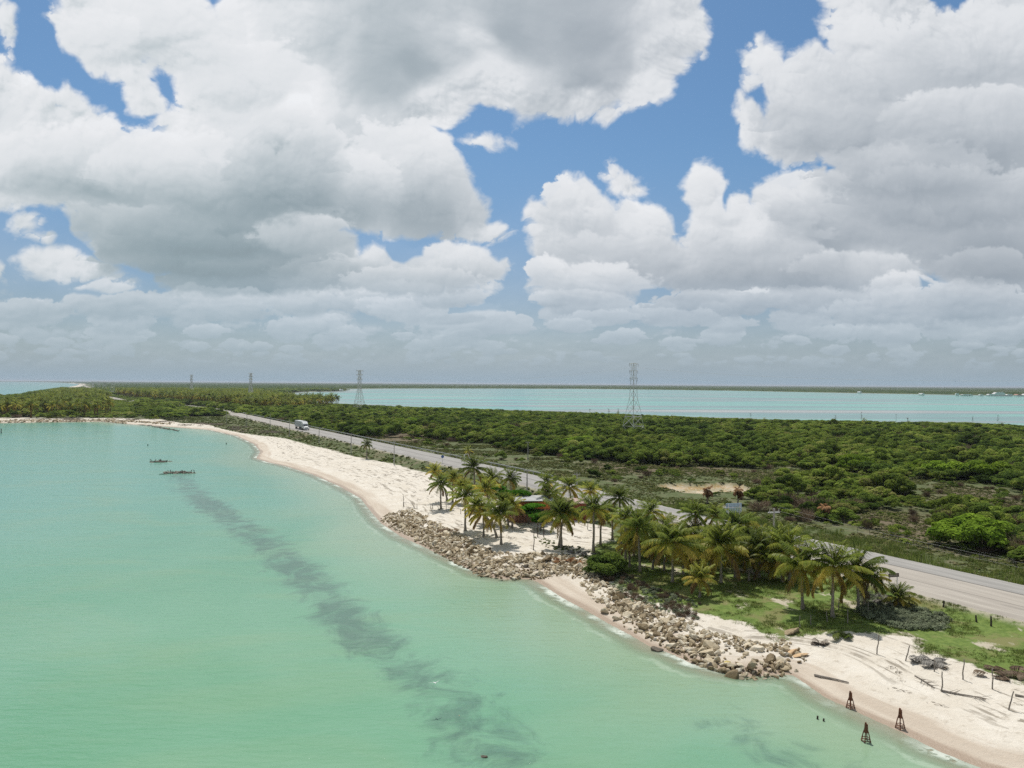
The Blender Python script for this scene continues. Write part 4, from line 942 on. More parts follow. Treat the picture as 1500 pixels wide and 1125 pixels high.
# ---- palms far off on the neck of land: the nearest as single trees, the rest as one mass
LOTR = MB(); LOTR.tube([(0, 0, -.3), (.1, 0, 3), (.15, 0, 6)], [.22, .16, .12], 5); LOTR = LOTR.mesh('far_palm_trunk', M_PALMBARK)
def far_palm_mesh(i):
    """crown and trunk of one distant palm, joined"""
    cr = CROWN_LO[i]; n = len(cr.vertices); co = np.empty(n*3, np.float32); cr.vertices.foreach_get('co', co); co = co.reshape(-1, 3)+np.array([.15, 0, 6.])
    q = np.array([p.vertices[:] for p in cr.polygons]); t = np.empty(n, np.float32); cr.attributes['tone'].data.foreach_get('value', t)
    tc = np.array([v.co[:] for v in LOTR.vertices]); tq = np.array([p.vertices[:] for p in LOTR.polygons if len(p.vertices) == 4])
    me = npmesh('distant_palm', np.concatenate([co, tc]), [np.concatenate([q, tq+n])], M_PALM, dict(tone=np.concatenate([t, np.full(len(tc), .97)])))
    return me
FARPALM = [far_palm_mesh(i) for i in range(4)]
X, Y = cand(-700, -150, 395, 1150, 30000)
s = shore_s(X, Y); rd = road_d(X, Y); nn = RN[0]*X+RN[1]*Y
# spit grove left of the road and the woods right of it
gA = (rd > 6) & (s > 26) & (((X < -300) & (Y < 1150) & (nn < -15-0*X)) | ((X < -245) & (Y > 425) & (Y < 560) & (nn < 25)))
roadx = np.interp(Y, [480, 590, 660, 850, 1200], [-171, -228, -275, -425, -640])
left = X < roadx; pxx = 750+X/Y*FPX
spit = left & (s > 30) & (rd > 8) & (pxx < 150+fbm(Y/40, Y*0, 2, 6)*16) & (11.3*FPX/Y > np.interp(pxx, [-100, 0, 32, 60, 75, 93, 112], [29, 27, 23, 18.7, 15.4, 11.3, 7.4])) & (Y > 415)
woods = ~left & (Y > 560) & (rd > 14) & (s > 30) & (X < -95-(Y-560)*.05) & (X > roadx) & (pxx > 172)
dens = rng.uniform(size=len(X)); sel = (spit & (dens < .30)) | (woods & (dens < .38)); sel &= in_view(X, Y, 4)
X, Y, spit = X[sel], Y[sel], spit[sel]; D = np.hypot(X, Y); o_ = np.argsort(D+np.where(in_view(X, Y, -.5), 0, 5000)); X, Y, spit = X[o_], Y[o_], spit[o_]
Z2 = ground_z(X, Y); SC = rng.uniform(.85, 1.35, len(X)); RZ = rng.uniform(0, 6.28, len(X))
print('far palms', len(X))
NF = 220; cntp = {}
for i in range(NF):
    o = ob('coconut_palm', FARPALM[i % 4], None, (X[i], Y[i], Z2[i]), (0, 0, RZ[i]), (SC[i]*1.05, SC[i]*1.05, SC[i]))
    px, py = prj(X[i], Y[i], 1); zz = 'of the left spit grove' if px < 110 else 'of the left spit tip' if spit[i] else 'of the palm woods'
    kk = ['dark green', 'yellow green', 'mid green', 'golden'][i % 4]; hw = 'tall' if SC[i] > 1.18 else 'medium' if SC[i] > 1.0 else 'short'
    cntp.setdefault((hw, kk, zz), []).append((px, o))
for (hw, kk, zz), L_ in cntp.items():
    L_.sort(key=lambda a: a[0])
    for i, (px, o) in enumerate(L_):
        tag(o, '%s %s palm %s%s' % (hw, kk, zz, (', %s from left' % ORD[i]) if len(L_) > 1 and i < len(ORD) else ''), 'palm tree', 'distant palms on the neck of land')
scatter('palm_woods', 'far grove of coconut palms running along the neck of land', 'palm grove', np.stack([X[NF:], Y[NF:], Z2[NF:]], 1), np.stack([SC[NF:]*1.1]*3, 1), RZ[NF:], FARPALM, rng.integers(4, size=len(X)-NF))
# single palms poking out of the scrub near the lagoon
for i, (px, py) in enumerate([(432,594),(454,592),(596,610),(622,609),(745,640),(686,668),(844,604),(905,606),(952,618),(985,610),(1228,618),(1266,616),(1378,620),(1468,622),(1432,634),(578,600),(730,600),(1120,612),(1020,620),(1452,640)]):
    x, y, z = gz_px(px, py+8); q = rng.uniform(.42, .62)
    o = ob('coconut_palm', FARPALM[(i*3) % 4], None, (x, y, z), (0, 0, i), (q, q, q*.95)); o['px'] = 0; del o['px']
    tag(o, 'single palm standing above the scrub by the lagoon, %s from the left' % ORD[sorted([432,454,596,622,745,686,844,905,952,985,1228,1266,1378,1468,1432,578,730,1120,1020,1452]).index(px)], 'palm tree', 'single palms above the scrub')

# far woods beyond the lagoon: rolling canopy
def build_woods():
    X, Y, Fq, nc = fan_grid(700, 150, 1150, 33000, 46, 40)
    s = shore_s(X, Y); rd = road_d(X, Y); d = np.hypot(X, Y)
    a = smst(s, 15, 55)*smst(rd, 8, 26)*smst(d, 1150, 1350)
    n = fbm(X/38, Y/38, 4, 90)+.7*fbm(X/11, Y/11, 2, 95)
    fc = pldist(X, Y, FARCOAST)[0]; a = a*smst(fc, 30, 90)
    z = -1.5+a*(6.5+n*3.0+1.5*fbm(X/300, Y/300, 3, 93))
    f = Fq[(a[Fq] > .01).any(1)]
    m, nt, out = newmat('far_canopy'); P = pos(nt)
    c = mixc(nt, smooth(nt, noise(nt, P, .03, 6, .65), .35, .65), (.030, .055, .020), (.075, .105, .032))
    b = node(nt, 'ShaderNodeBsdfDiffuse', {'Color': c, 'Normal': node(nt, 'ShaderNodeBump', {'Height': noise(nt, P, .12, 5, .6), 'Strength': 1, 'Distance': 3}).outputs[0]})
    nt.links.new(b.outputs[0], out.inputs[0])
    tag(ob('far_woods', npmesh('far_woods', np.stack([X, Y, z], 1), f, m, None, False)), 'dark green woods stretching to the horizon beyond the lagoon', 'woods', kind='stuff')
build_woods()

# ------------------------------------------------------------------ boulders
def rock_material():
    m, nt, out = newmat('limestone'); P = pos(nt); r = node(nt, 'ShaderNodeObjectInfo').outputs['Random']
    n = noise(nt, P, 2.2, 6, .62); n2 = noise(nt, P, 9, 5, .65)
    c = ramp(nt, math_(nt, 'ADD', math_(nt, 'MULTIPLY', r, .75), math_(nt, 'MULTIPLY', math_(nt, 'SUBTRACT', n, .5), .8)), [(0, (.20, .15, .09)), (.2, (.38, .30, .19)), (.42, (.54, .455, .32)), (.62, (.66, .58, .44)), (.85, (.80, .75, .65))])
    c = mixc(nt, smooth(nt, n2, .54, .76, 0, .7), c, (.24, .19, .13))
    # a dark tide stain near the water
    zc = node(nt, 'ShaderNodeSeparateXYZ', {0: P}).outputs[2]
    c = mixc(nt, smooth(nt, math_(nt, 'ADD', zc, math_(nt, 'MULTIPLY', n, .4)), .58, .28, 0, .65), c, (.17, .13, .065))
    b = node(nt, 'ShaderNodeBsdfPrincipled', {'Base Color': c, 'Roughness': .9, 'Specular IOR Level': .25, 'Normal': node(nt, 'ShaderNodeBump', {'Height': n2, 'Strength': .5, 'Distance': .08}).outputs[0]})
    nt.links.new(b.outputs[0], out.inputs[0]); return m
M_ROCK = rock_material()
import bmesh
def rock_mesh(name, seed, sub=2, mat=None):
    rs = np.random.default_rng(seed); bm = bmesh.new(); bmesh.ops.create_icosphere(bm, subdivisions=sub, radius=1)
    pl = rs.normal(size=(11, 3)); pl /= np.linalg.norm(pl, axis=1)[:, None]; dd = rs.uniform(.34, .74, 11); sq = np.array([1.15, rs.uniform(.55, 1.0), rs.uniform(.35, .75)])
    for v in bm.verts:
        p = np.array(v.co[:])
        for q, d in zip(pl, dd):
            t = p@q
            if t > d: p = p-q*(t-d)
        p *= 1+.04*math.sin(p[0]*7+seed)+.04*math.cos(p[1]*9+seed*2)+rs.normal(0, .02); v.co = p*sq*1.45
    me = bpy.data.meshes.new(name); bm.to_mesh(me); bm.free(); me.materials.append(mat or M_ROCK); return me
ROCKM = [rock_mesh('boulder', 800+i) for i in range(12)]
def build_rocks():
    P_ = np.array(ROCKPOLY); n = 60000
    X, Y = cand(P_[:, 0].min()-1, P_[:, 0].max()+1, P_[:, 1].min()-1, P_[:, 1].max()+1, n)
    sd = -sdpoly(X, Y, ROCKPOLY); k = sd > -.35; X, Y, sd = X[k], Y[k], sd[k]
    # larger stones in the near half and towards the water
    s = shore_s(X, Y)
    r = rng.gamma(1.6, .060, len(X))*np.where(Y < 85, 1.02, .88)+.075; r = np.clip(r, .09, .56)
    o_ = np.argsort(-r); X, Y, sd, s, r = X[o_], Y[o_], sd[o_], s[o_], r[o_]
    th = rng.uniform(size=len(X)) < np.where(sd > .5, 1, .6); X, Y, sd, s, r = X[th], Y[th], sd[th], s[th], r[th]
    gap = fbm(X/1.6, Y/1.6, 3, 160) > -.16; X, Y, sd, s, r = X[gap], Y[gap], sd[gap], s[gap], r[gap]
    keep = []; cell = {}
    for i in range(len(X)):
        gx, gy = int(X[i]//1), int(Y[i]//1); ok = True
        for a in (-1, 0, 1):
            for b in (-1, 0, 1):
                for j in cell.get((gx+a, gy+b), ()):
                    if math.hypot(X[i]-X[j], Y[i]-Y[j]) < (r[i]+r[j])*.55: ok = False; break
                if not ok: break
            if not ok: break
        if ok: keep.append(i); cell.setdefault((gx, gy), []).append(i)
    keep = np.array(keep); X, Y, sd, s, r = X[keep], Y[keep], sd[keep], s[keep], r[keep]
    z = ground_z(X, Y)+r*.18+np.clip(sd, 0, 1.2)*.12*rng.uniform(0, 1.4, len(X))
    rot = np.stack([rng.normal(0, .5, len(X)), rng.normal(0, .5, len(X)), rng.uniform(0, 6.28, len(X))], 1)
    big = r/np.hypot(X, Y); o_ = np.argsort(-big); print('rocks', len(X), len(o_))
    cnt = {}
    for i in o_[:286]:
        o = ob('boulder', ROCKM[i % 12], None, (X[i], Y[i], z[i]), tuple(rot[i]), (r[i],)*3); px, py = prj(X[i], Y[i], z[i])
        zz = 'beside the lone dark rock' if 930 < px < 990 and py > 925 else 'under the lawn edge near the beach' if px > 1110 else 'at the foot of the near rock pile' if s[i] < 3.2 else 'along the top of the near rock pile' if sd[i] < 1.2 else 'in the middle of the near rock pile'
        if px < 900: zz = 'in the rock pile left of the round bush' if px < 860 else 'in the rock pile below the round bush'
        cnt.setdefault((('big' if r[i] > .38 else 'medium' if r[i] > .28 else 'small'), zz), []).append((px, o))
    for (sz, zz), L_ in cnt.items():
        L_.sort(key=lambda a: a[0])
        for i, (px, o) in enumerate(L_):
            lab = '%s tan boulder %s' % (sz, zz)
            if len(L_) > 1: lab += ', %s from left' % ordinal(i)
            tag(o, lab, 'boulder', 'boulders of the shore wall')
    q = o_[286:]
    scatter('rubble_wall', 'rubble of smaller limestone rocks filling the shore wall', 'rubble', np.stack([X[q], Y[q], z[q]], 1), np.stack([r[q]]*3, 1), rot[q, 2], ROCKM, rng.integers(12, size=len(q)), .5)
    # small stones under and between
    X, Y = cand(P_[:, 0].min()-1, P_[:, 0].max()+1, P_[:, 1].min()-1, P_[:, 1].max()+1, 9000); sd = -sdpoly(X, Y, ROCKPOLY); k = sd > -.6+.6*rng.uniform(size=len(X)); X, Y = X[k], Y[k]; r = rng.uniform(.07, .2, len(X))
    scatter('small_rubble', 'small broken stones between the boulders', 'stones', np.stack([X, Y, ground_z(X, Y)+r*.3], 1), np.stack([r]*3, 1), rng.uniform(0, 6.28, len(X)), ROCKM[:5], rng.integers(5, size=len(X)), .6)
def ordinal(i):
    if i < len(ORD): return ORD[i]
    t = ['', '', 'twenty', 'thirty', 'forty', 'fifty', 'sixty', 'seventy', 'eighty', 'ninety'][(i+1)//10]; u = (i+1) % 10
    return (t+' '+ORD[u-1]) if u else {'forty': 'fortieth', 'fifty': 'fiftieth', 'sixty': 'sixtieth', 'seventy': 'seventieth', 'eighty': 'eightieth', 'ninety': 'ninetieth'}[t]
build_rocks()
for (px, py, r, sx, lab) in [(967,951,.42,1.0,'lone dark wet rock at the water edge below the rock pile'), (1044,976,.34,1,'small dark rock awash in front of the rock pile'), (1083,980,.55,1,'squared dark boulder standing furthest into the water'), (1070,977,.45,1,'yellow stained flat rock in the wash beside the squared boulder'), (1172,966,.5,1.2,'orange tan boulder at the right end of the rock pile on the sand'), (1160,962,.42,1.2,'cream boulder on the sand left of the orange tan one'),
                         (1160,938,.6,1,'large cream boulder under the lawn edge at the right end of the pile'), (689,831,.38,1,'dark brown boulder at the foot of the left rock pile'), (770,835,.5,1,'dark brown boulder by the water below the leaning palm'), (713,1106,.42,1.3,'sunken dark rock just under the water near the bottom edge'), (675,1046,.45,1,'small sunken rock under the water below the flying seabird'),
                         (1151,1111,.42,1.4,'brown sunken rock under the water at the lower right')]:
    X, Y = up(px, py, 0.05); z = gz(X, Y) if shore_s(np.array([X]), np.array([Y]))[0] > 0 else -.0
    mt = M_ROCK; r = r*(.6 if 'sunken' in lab else 1)
    if 'yellow' in lab: mt = pbr('yellow_rock', (.48, .38, .12), .8, var=.25)
    if 'dark' in lab: mt = pbr('dark_rock', (.11, .09, .065), .75, var=.35, vs=5, bump=.4)
    if 'orange' in lab: mt = pbr('orange_rock', (.55, .38, .22), .85, var=.2)
    zz = z+r*.1 if 'sunken' not in lab else -.55*r
    tag(ob('boulder', rock_mesh('boulder', px, 2, mt), None, (X, Y, zz), (.2, .1, px), (r*sx, r, r)), lab, 'boulder')
# the long stone beach at the far left and the low reef lines off it
X, Y = cand(-480, -170, 330, 470, 60000); s = shore_s(X, Y); k = (s > .2) & (s < 9+3*fbm(X/9, Y/9, 2, 8)) & (X < -150) & in_view(X, Y, 3); px_, py_ = prj(X, Y, 0)
k &= (px_ < 185) | ((px_ < 270) & (s > 5)); k &= rng.uniform(size=len(X)) < .5
r = rng.uniform(.25, .75, k.sum()); scatter('stone_beach', 'line of tan stones along the far left shore', 'stones', np.stack([X[k], Y[k], ground_z(X[k], Y[k], s[k])+.1], 1), np.stack([r]*3, 1), rng.uniform(0, 6, k.sum()), ROCKM[:6], rng.integers(6, size=k.sum()), .4); print('stone beach', k.sum())
P0 = []
for (a, b, n) in [((180,618), (262,631), 160)]:
    for i in range(n):
        f = random.random(); x, y = up(a[0]+(b[0]-a[0])*f, a[1]+(b[1]-a[1])*f**1.3+random.uniform(-.9, .9), 0); P0.append((x, y, -.05))
P0 = np.array(P0); r = rng.uniform(.3, .8, len(P0)); scatter('reef_line', 'dark low line of stones running out into the bay', 'stones', P0, np.stack([r]*3, 1), r*9, [rock_mesh('dark_stone', 77, 1, pbr('reef_stone', (.10, .09, .07), .8))], np.zeros(len(P0), int))

# driftwood, weed and twigs lying on the beach
M_TWIG = pbr('driftwood', (.20, .165, .13), .9, var=.4, vs=6)
def sticks_mesh(name, seed, n=10, spread=.6, mat=None):
    rs = random.Random(seed); mb = MB()
    for i in range(n):
        x, y = rs.gauss(0, spread), rs.gauss(0, spread*.4); a = rs.gauss(.0, .6); L = rs.uniform(.2, .7)
        mb.tube([(x, y, .02), (x+L*.5*math.cos(a), y+L*.5*math.sin(a), rs.uniform(.03, .12)), (x+L*math.cos(a+.2), y+L*math.sin(a+.2), .02)], [.022, .018, .008], 4)
    return mb.mesh(name, mat or M_TWIG)
STK = [sticks_mesh('twigs', i) for i in range(3)]
X, Y = cand(-190, 70, 45, 440, 60000); k = in_view(X, Y, 3); X, Y = X[k], Y[k]; s = shore_s(X, Y); sp_ = sdpoly(X, Y, SANDPOLY); _, t = pldist(X, Y, SHORE)
wr = fbm(t*.22, s*1.1, 4, 140)
k = (s > 4.5) & (sp_ < -.2) & (sdpoly(X, Y, ROCKPOLY) > .3) & (wr > .34) & (Y > 50) & (nn_ := (RN[0]*X+RN[1]*Y < 76))
X, Y, s = X[k], Y[k], s[k]; d0, t0 = pldist(X, Y, SHORE); m = len(X); q = rng.uniform(.35, .9, m)
scatter('beach_litter', 'dry weed and twigs lying in broken lines on the sand', 'driftwood', np.stack([X, Y, ground_z(X, Y, s)], 1), np.stack([q]*3, 1), -1.07+rng.normal(0, .35, m), STK, rng.integers(3, size=m)); print('litter', m)
X, Y = cand(-330, -95, 320, 480, 16000); s = shore_s(X, Y); px_, py_ = prj(X, Y, 1)
k = (s > 6) & (s < 17) & (px_ > 90) & (px_ < 440) & (fbm(X/9, Y/9, 3, 150) > .12); X, Y, s = X[k], Y[k], s[k]; m = len(X); q = rng.uniform(1.5, 3.6, m)
scatter('driftwood_heaps', 'brown driftwood heaps along the far curve of the beach', 'driftwood', np.stack([X, Y, ground_z(X, Y, s)], 1), np.stack([q]*3, 1), -.6+rng.normal(0, .6, m), STK, rng.integers(3, size=m)); print('heaps', m)
def pole3(a, b, r0, r1, name, label, cat, group=None, mat=None, kinks=2):
    """a crooked stick from a to b"""
    mb = MB(); a = Vector(a); b = Vector(b); n = 5; pts = []
    for i in range(n+1):
        f = i/n; p = a.lerp(b, f)+Vector((random.uniform(-1, 1), random.uniform(-1, 1), random.uniform(-.5, .5)))*((b-a).length*.02*(0 < f < 1)); pts.append(p-a)
    mb.tube(pts, [r0+(r1-r0)*i/n for i in range(n+1)], 6); o = mb.build(name, mat or M_GREYWOOD, None, a); tag(o, label, cat, group); return o
def standing(bx, by, tx, ty, r, name, label, cat, group=None, mat=None):
    X, Y, z = gz_px(bx, by); h = (by-ty)/FPX*Y; dx = (tx-bx)/FPX*Y
    return pole3((X, Y, z-.2), (X+dx, Y, z+h), r, r*.7, name, label, cat, group, mat)
G1 = 'fence stakes in the beach sand'
for bx, by, tx, ty, lab in [(1287,958,1290,929,'crooked grey fence stake on the sand nearest the boulders'), (1329,968,1335,945,'leaning fence stake left of the grey brush heap'), (1371,983,1372,966,'short fence stake in front of the grey brush heap'), (1383,1013,1383,983,'upright dark fence stake beside the fallen branch'), (1413,995,1415,965,'thin pale fence stake right of the brush heap'), (1457,1009,1457,978,'fence stake in front of the dead root pile at the right'), (1479,1040,1488,1012,'strongly leaning fence stake lowest on the right of the beach')]:
    standing(bx, by, tx, ty, .05, 'fence_stake', lab, 'stake', G1)
G2 = 'dark posts in the grass near the lay-by'
for bx, by, tx, ty, lab in [(1334,883,1334,871,'dark post on the grass just below the road sign palm'), (1384,893,1385,884,'dark knobbly post midway along the grass edge'), (1433,908,1432,897,'thin dark post third along the grass below the lay-by'), (1454,914,1454,899,'thick dark post at the right end of the grass')]:
    standing(bx, by, tx, ty, .09, 'grass_post', lab, 'post', G2, M_DARKWOOD)
G3 = 'thin posts in front of the right palms'
for bx, by, tx, ty, lab in [(1174,919,1174,902,'dark thin post at the lawn edge furthest left before the big palm'), (1190,915,1190,900,'pale thin post at the lawn edge second from left'), (1214,911,1213,895,'thin post at the foot of the big bushy palm'), (1244,912,1244,892,'tall thin post in the shade right of the big bushy palm'), (1274,900,1274,881,'white thin post beside the grey shaded scrub'), (1231,893,1231,874,'dark thin post behind the big bushy palm')]:
    standing(bx, by, tx, ty, .045, 'thin_post', lab, 'post', G3, M_GREYWOOD)
G4 = 'poles around the grove sand'
for bx, by, tx, ty, r, lab in [(783,805,784,778,.07,'dark pole standing on the sand with a rope running right'), (593,741,592,725,.06,'pole at the left start of the rocks'), (635,744,635,738,.06,'short post on the sand by the lone palm'), (645,745,640,737,.04,'thin stick on the sand by the lone palm'), (610,744,604,736,.06,'leaning stick propped on the rocks at the left')]:
    standing(bx, by, tx, ty, r, 'beach_pole', lab, 'pole', G4, M_GREYWOOD)
for (a, b, r, lab, nm) in [((1196,990), (1246,1001), .09, 'long dark driftwood log lying on the wet sand', 'driftwood_log'), ((1343,990), (1372,1008), .05, 'thin curved branch lying on the sand below the brush heap', 'fallen_branch'), ((1381,1012), (1447,1025), .07, 'fallen branch with twigs at the foot of the upright stake', 'fallen_branch'), ((1490,1019), (1506,1022), .08, 'dark log cut by the right picture edge', 'driftwood_log'), ((635,768), (652,774), .10, 'brown log across the left rocks', 'driftwood_log'), ((1086,837), (1112,844), .22, 'grey driftwood trunk lying under the dark palm', 'driftwood_log'), ((1365,976), (1390,980), .05, 'small twig branch behind the upright stake', 'fallen_branch')]:
    A = gz_px(*a); B = gz_px(*b); o = pole3((A[0], A[1], A[2]+r), (B[0], B[1], B[2]+r), r, r*.55, nm, lab, 'driftwood')
    if nm == 'fallen_branch':
        L = Vector(B)-Vector(A); mb = MB()
        for i in range(12):
            f = random.uniform(.2, 1); p = L*f+Vector((0, 0, .03)); a_ = math.atan2(L.y, L.x)+random.choice([-1, 1])*random.uniform(.4, 1); q = random.uniform(.3, .8)
            mb.tube([p, p+Vector((math.cos(a_)*q, math.sin(a_)*q, random.uniform(0, .25)))], [.02, .008], 4)
        mb.build('side_twigs', M_TWIG, o)
def heap(name, label, cat, bx, by, w, mat, n, L, rz=0, dome=.35):
    """fallen palm leaves: several feathered leaves lying in a heap"""
    X, Y, z = gz_px(bx, by); rs = np.random.default_rng(int(bx)); V = []; F = []; T = []
    for i in range(n):
        k0 = len(V); frond(rs, L*rs.uniform(.7, 1.1), rs.uniform(.15, .5)*dome*2, rs.uniform(0, 6.28), rs.uniform(.3, .8), 20, .05, .5, rs.uniform(.1, .9), V, F, T)
        o = np.array([rs.normal(0, w*.3), rs.normal(0, w*.12), .1+rs.uniform(0, dome)])
        for j in range(k0, len(V)): V[j] = V[j]+o
    V = np.array(V); V[:, 2] = np.maximum(V[:, 2], .02+rs.uniform(0, .06, len(V)))
    tag(ob(name, npmesh(name, V, np.array(F), mat, dict(tone=T)), None, (X, Y, z), (0, 0, rz)), label, cat)
heap('fallen_fronds', 'grey heap of dead palm fronds spread on the beach sand', 'fallen fronds', 1371, 972, 2.6, M_GREYFROND, 11, .95)
heap('fallen_fronds', 'tangle of dead roots and fronds at the right edge of the beach', 'fallen fronds', 1478, 990, 4.5, M_DRY, 18, 1.0)
heap('fallen_fronds', 'dull green fallen frond at the sand edge right of the boulders', 'fallen fronds', 1242, 934, 1.6, M_GRASS, 7, .9)
heap('fallen_fronds', 'rust orange pile of dead fronds on the rocks left of the round bush', 'fallen fronds', 840, 824, 3.0, M_DEADPALM, 12, .9)
heap('fallen_fronds', 'grey brown pile of dead fronds on the grove sand above the rocks', 'fallen fronds', 852, 812, 2.8, M_GREYFROND, 9, .9)
heap('fallen_fronds', 'bleached dead brush beneath the palm at the right end of the grove', 'fallen fronds', 1282, 886, 2.6, M_GREYFROND, 14, 1.1, dome=.9)
heap('fallen_fronds', 'small twiggy brush on the sand by the right end of the boulders', 'fallen fronds', 1212, 946, 1.4, M_TWIG, 4, .9)
heap('fallen_fronds', 'brown heap of fronds on the rocks near the sturdy left palm', 'fallen fronds', 660, 778, 3.0, M_DRY, 8, .9)

# rusted iron trestles at the water's edge
M_RUST = pbr('rusty_iron', (.17, .065, .035), .85, var=.45, vs=9, bump=.3)
for bx, by, ty, lab in [(1249,1037,1012,'rusty iron trestle standing in the foam, left of three'), (1322,1067,1037,'rusty iron trestle standing on wet sand, furthest right'), (1272,1086,1058,'dark rusty iron trestle standing in the green water')]:
    X, Y = up(bx, by, 0); h = (by-ty)/FPX*Y; e = empty('iron_trestle', (X, Y, -.12), random.uniform(0, 1)); tag(e, lab, 'iron trestle', 'rusty iron trestles')
    cap = MB(); cap.tube([(0, 0, h-.5), (.02, 0, h+.02)], [.13, .10], 7); cap.tube([(0, .02, h-.05), (.0, .02, h+.12)], [.07, .06], 6); cap.build('cap', M_RUST, e)
    for i in range(4):
        a = i*math.pi/2+.3; q = .36
        lg = MB(); lg.tube([(math.cos(a)*q, math.sin(a)*q, -.3), (math.cos(a)*q*.45, math.sin(a)*q*.45, h*.55), (.03*math.cos(a), .03*math.sin(a), h-.15)], .034, 5); lg.build('leg', M_RUST, e)
    br = MB()
    for zf in (.18, .30):
        q = .36*(1-zf*.95)
        for i in range(4):
            a, b = i*math.pi/2+.3, (i+1)*math.pi/2+.3; br.tube([(math.cos(a)*q, math.sin(a)*q, h*zf), (math.cos(b)*q, math.sin(b)*q, h*zf)], .024, 4)
    br.build('brace', M_RUST, e)
for bx, by, ty, lab in [(1200,1053,1048,'taller stub of a stake in the shallows'), (1209,1056,1052,'shorter stub of a stake in the shallows beside the taller one'), (2,634,627,'stake standing in the bay at the far left edge'), (217,652,650,'small stake far out in the bay'), (332,650,648,'small stake in the far bay near the curved beach')]:
    X, Y = up(bx, by, 0); h = (by-ty)/FPX*Y; pole3((X, Y, -.3), (X+.05, Y, h), .05+Y*.0005, .04+Y*.0003, 'water_stake', lab, 'stake', 'stakes in the water', M_DARKWOOD)

# ------------------------------------------------------------------ birds
M_WHITE = pbr('white_feathers', (.82, .83, .83), .6, var=.04); M_BLACKF = pbr('dark_feathers', (.06, .055, .05), .7); M_BILL = pbr('bill', (.55, .35, .08), .5)
def flying_bird():
    X, Y = up(640, 1000, 2); e = empty('seabird', (X, Y, 2.0), R(-60)); e.scale = (.62,)*3; tag(e, 'white seabird gliding low over the dark seagrass', 'bird')
    b = MB(); b.tube([(-.26, 0, 0), (-.15, 0, .01), (0, 0, .02), (.14, 0, .02), (.22, 0, .03), (.27, 0, .03)], [.012, .045, .062, .05, .036, .02], 8); b.ball((.255, 0, .035), .036, 8, 6); ob_ = b.build('body', M_WHITE, e, sm=True)
    t = MB(); t.add([(-.2, -.03, 0), (-.2, .03, 0), (-.36, .07, 0), (-.33, 0, .004), (-.36, -.07, 0), (-.28, 0, -.012)], [(0, 1, 2, 3), (0, 3, 4), (0, 5, 1), (1, 5, 2), (0, 4, 5)]); t.build('tail', M_WHITE, e)
    l = MB(); l.tube([(.27, 0, .03), (.35, 0, .015)], [.013, .003], 5); l.build('bill', M_BILL, e)
    for s in (-1, 1):
        w = MB(); pr = [(0, .04, .02), (.05, .22, .10), (-.02, .42, .13), (-.16, .66, .11)]; ch = [.14, .125, .09, .015]; V = []
        for (x, y, z), c in zip(pr, ch): V += [(x+c*.4, s*y, z), (x-c*.6, s*y, z-.006), (x, s*y, z+.016)]
        F = []
        for i in range(3):
            for a, b2 in ((0, 2), (2, 1), (1, 0)): F.append((i*3+a, i*3+b2, i*3+3+b2, i*3+3+a))
        F += [(0, 1, 2), (9, 11, 10)]; w.add(V, F); w.build('wing', M_WHITE, e, sm=True)
flying_bird()
def perched_mesh():
    b = MB(); b.tube([(-.42, 0, .22), (-.25, 0, .30), (0, 0, .42), (.14, 0, .54), (.17, 0, .68), (.20, 0, .80), (.27, 0, .84)], [.02, .10, .15, .10, .055, .05, .045], 7); b.tube([(.28, 0, .84), (.38, 0, .74), (.46, 0, .62)], [.035, .028, .008], 5)
    for s in (-1, 1): b.tube([(-.02, s*.05, .3), (-.02, s*.05, -.02), (.08, s*.06, -.02)], [.02, .016, .02], 4)
    return b.mesh('perched_bird', M_BLACKF, True)
PB = perched_mesh()
def reef(cx, cy, w, seed, where, nb):
    rs = random.Random(seed); X0, Y0 = up(cx, cy, 0); L = w/FPX*Y0
    mb = MB(); pr = []
    e = empty('wreck_reef', (X0, Y0, 0)); tag(e, 'low dark reef of broken piles and rocks in the bay, %s' % where, 'reef', 'reefs of broken piles in the bay')
    bm = bmesh.new(); 
    V = []; Fc = []; off = 0
    for i in range(26):
        src = ROCKM[rs.randrange(12)]; r = rs.uniform(.35, .9); x = rs.uniform(-.5, .5)*L; y = rs.gauss(0, 1.0); z = rs.uniform(-.25, .05); a = rs.uniform(0, 6); ca, sa = math.cos(a), math.sin(a)
        for v in src.vertices: V.append((x+(v.co.x*ca-v.co.y*sa)*r*1.3, y+(v.co.x*sa+v.co.y*ca)*r, z+v.co.z*r*.8))
        for p in src.polygons: Fc.append(tuple(q+off for q in p.vertices))
        off += len(src.vertices)
    bm.free(); me = bpy.data.meshes.new('reef_rocks'); me.from_pydata(V, [], Fc); me.materials.append(M_REEF); ob('reef_rocks', me, e)
    for i in range(9):
        x = (-.48+i*.12)*L+rs.uniform(-.3, .3); y = rs.gauss(0, .8); h = rs.uniform(.1, .4); p = MB(); p.tube([(x, y, -.5), (x+rs.uniform(-.1, .1), y, h)], [.13, .10], 6); p.build('pile', M_DARKWOOD, e); pr.append((x, y, h))
    bb = MB(); bb.tube([(-.25*L, -.4, .25), (.1*L, .1, .3)], .12, 6); bb.tube([(.12*L, .2, .25), (.45*L, -.2, .32)], .12, 6); bb.build('fallen_beam', M_GREYWOOD, e)
    where2 = [ORD[i] for i in range(nb)]
    spots = sorted([pr[i % 9] if i < 9 else (rs.uniform(-.3, .45)*L, rs.uniform(-.6, .6), .5) for i in range(nb)])
    for i, (x, y, h) in enumerate(spots):
        o = ob('perched_bird', PB, None, (X0+x, Y0+y, h-.0), (0, 0, rs.choice([0, 3.1])+rs.uniform(-.5, .5)), (.62,)*3)
        tag(o, 'dark seabird perched on the %s reef, %s from the left' % (where.split()[0], ORD[i]), 'bird', 'dark seabirds perched on the reefs')
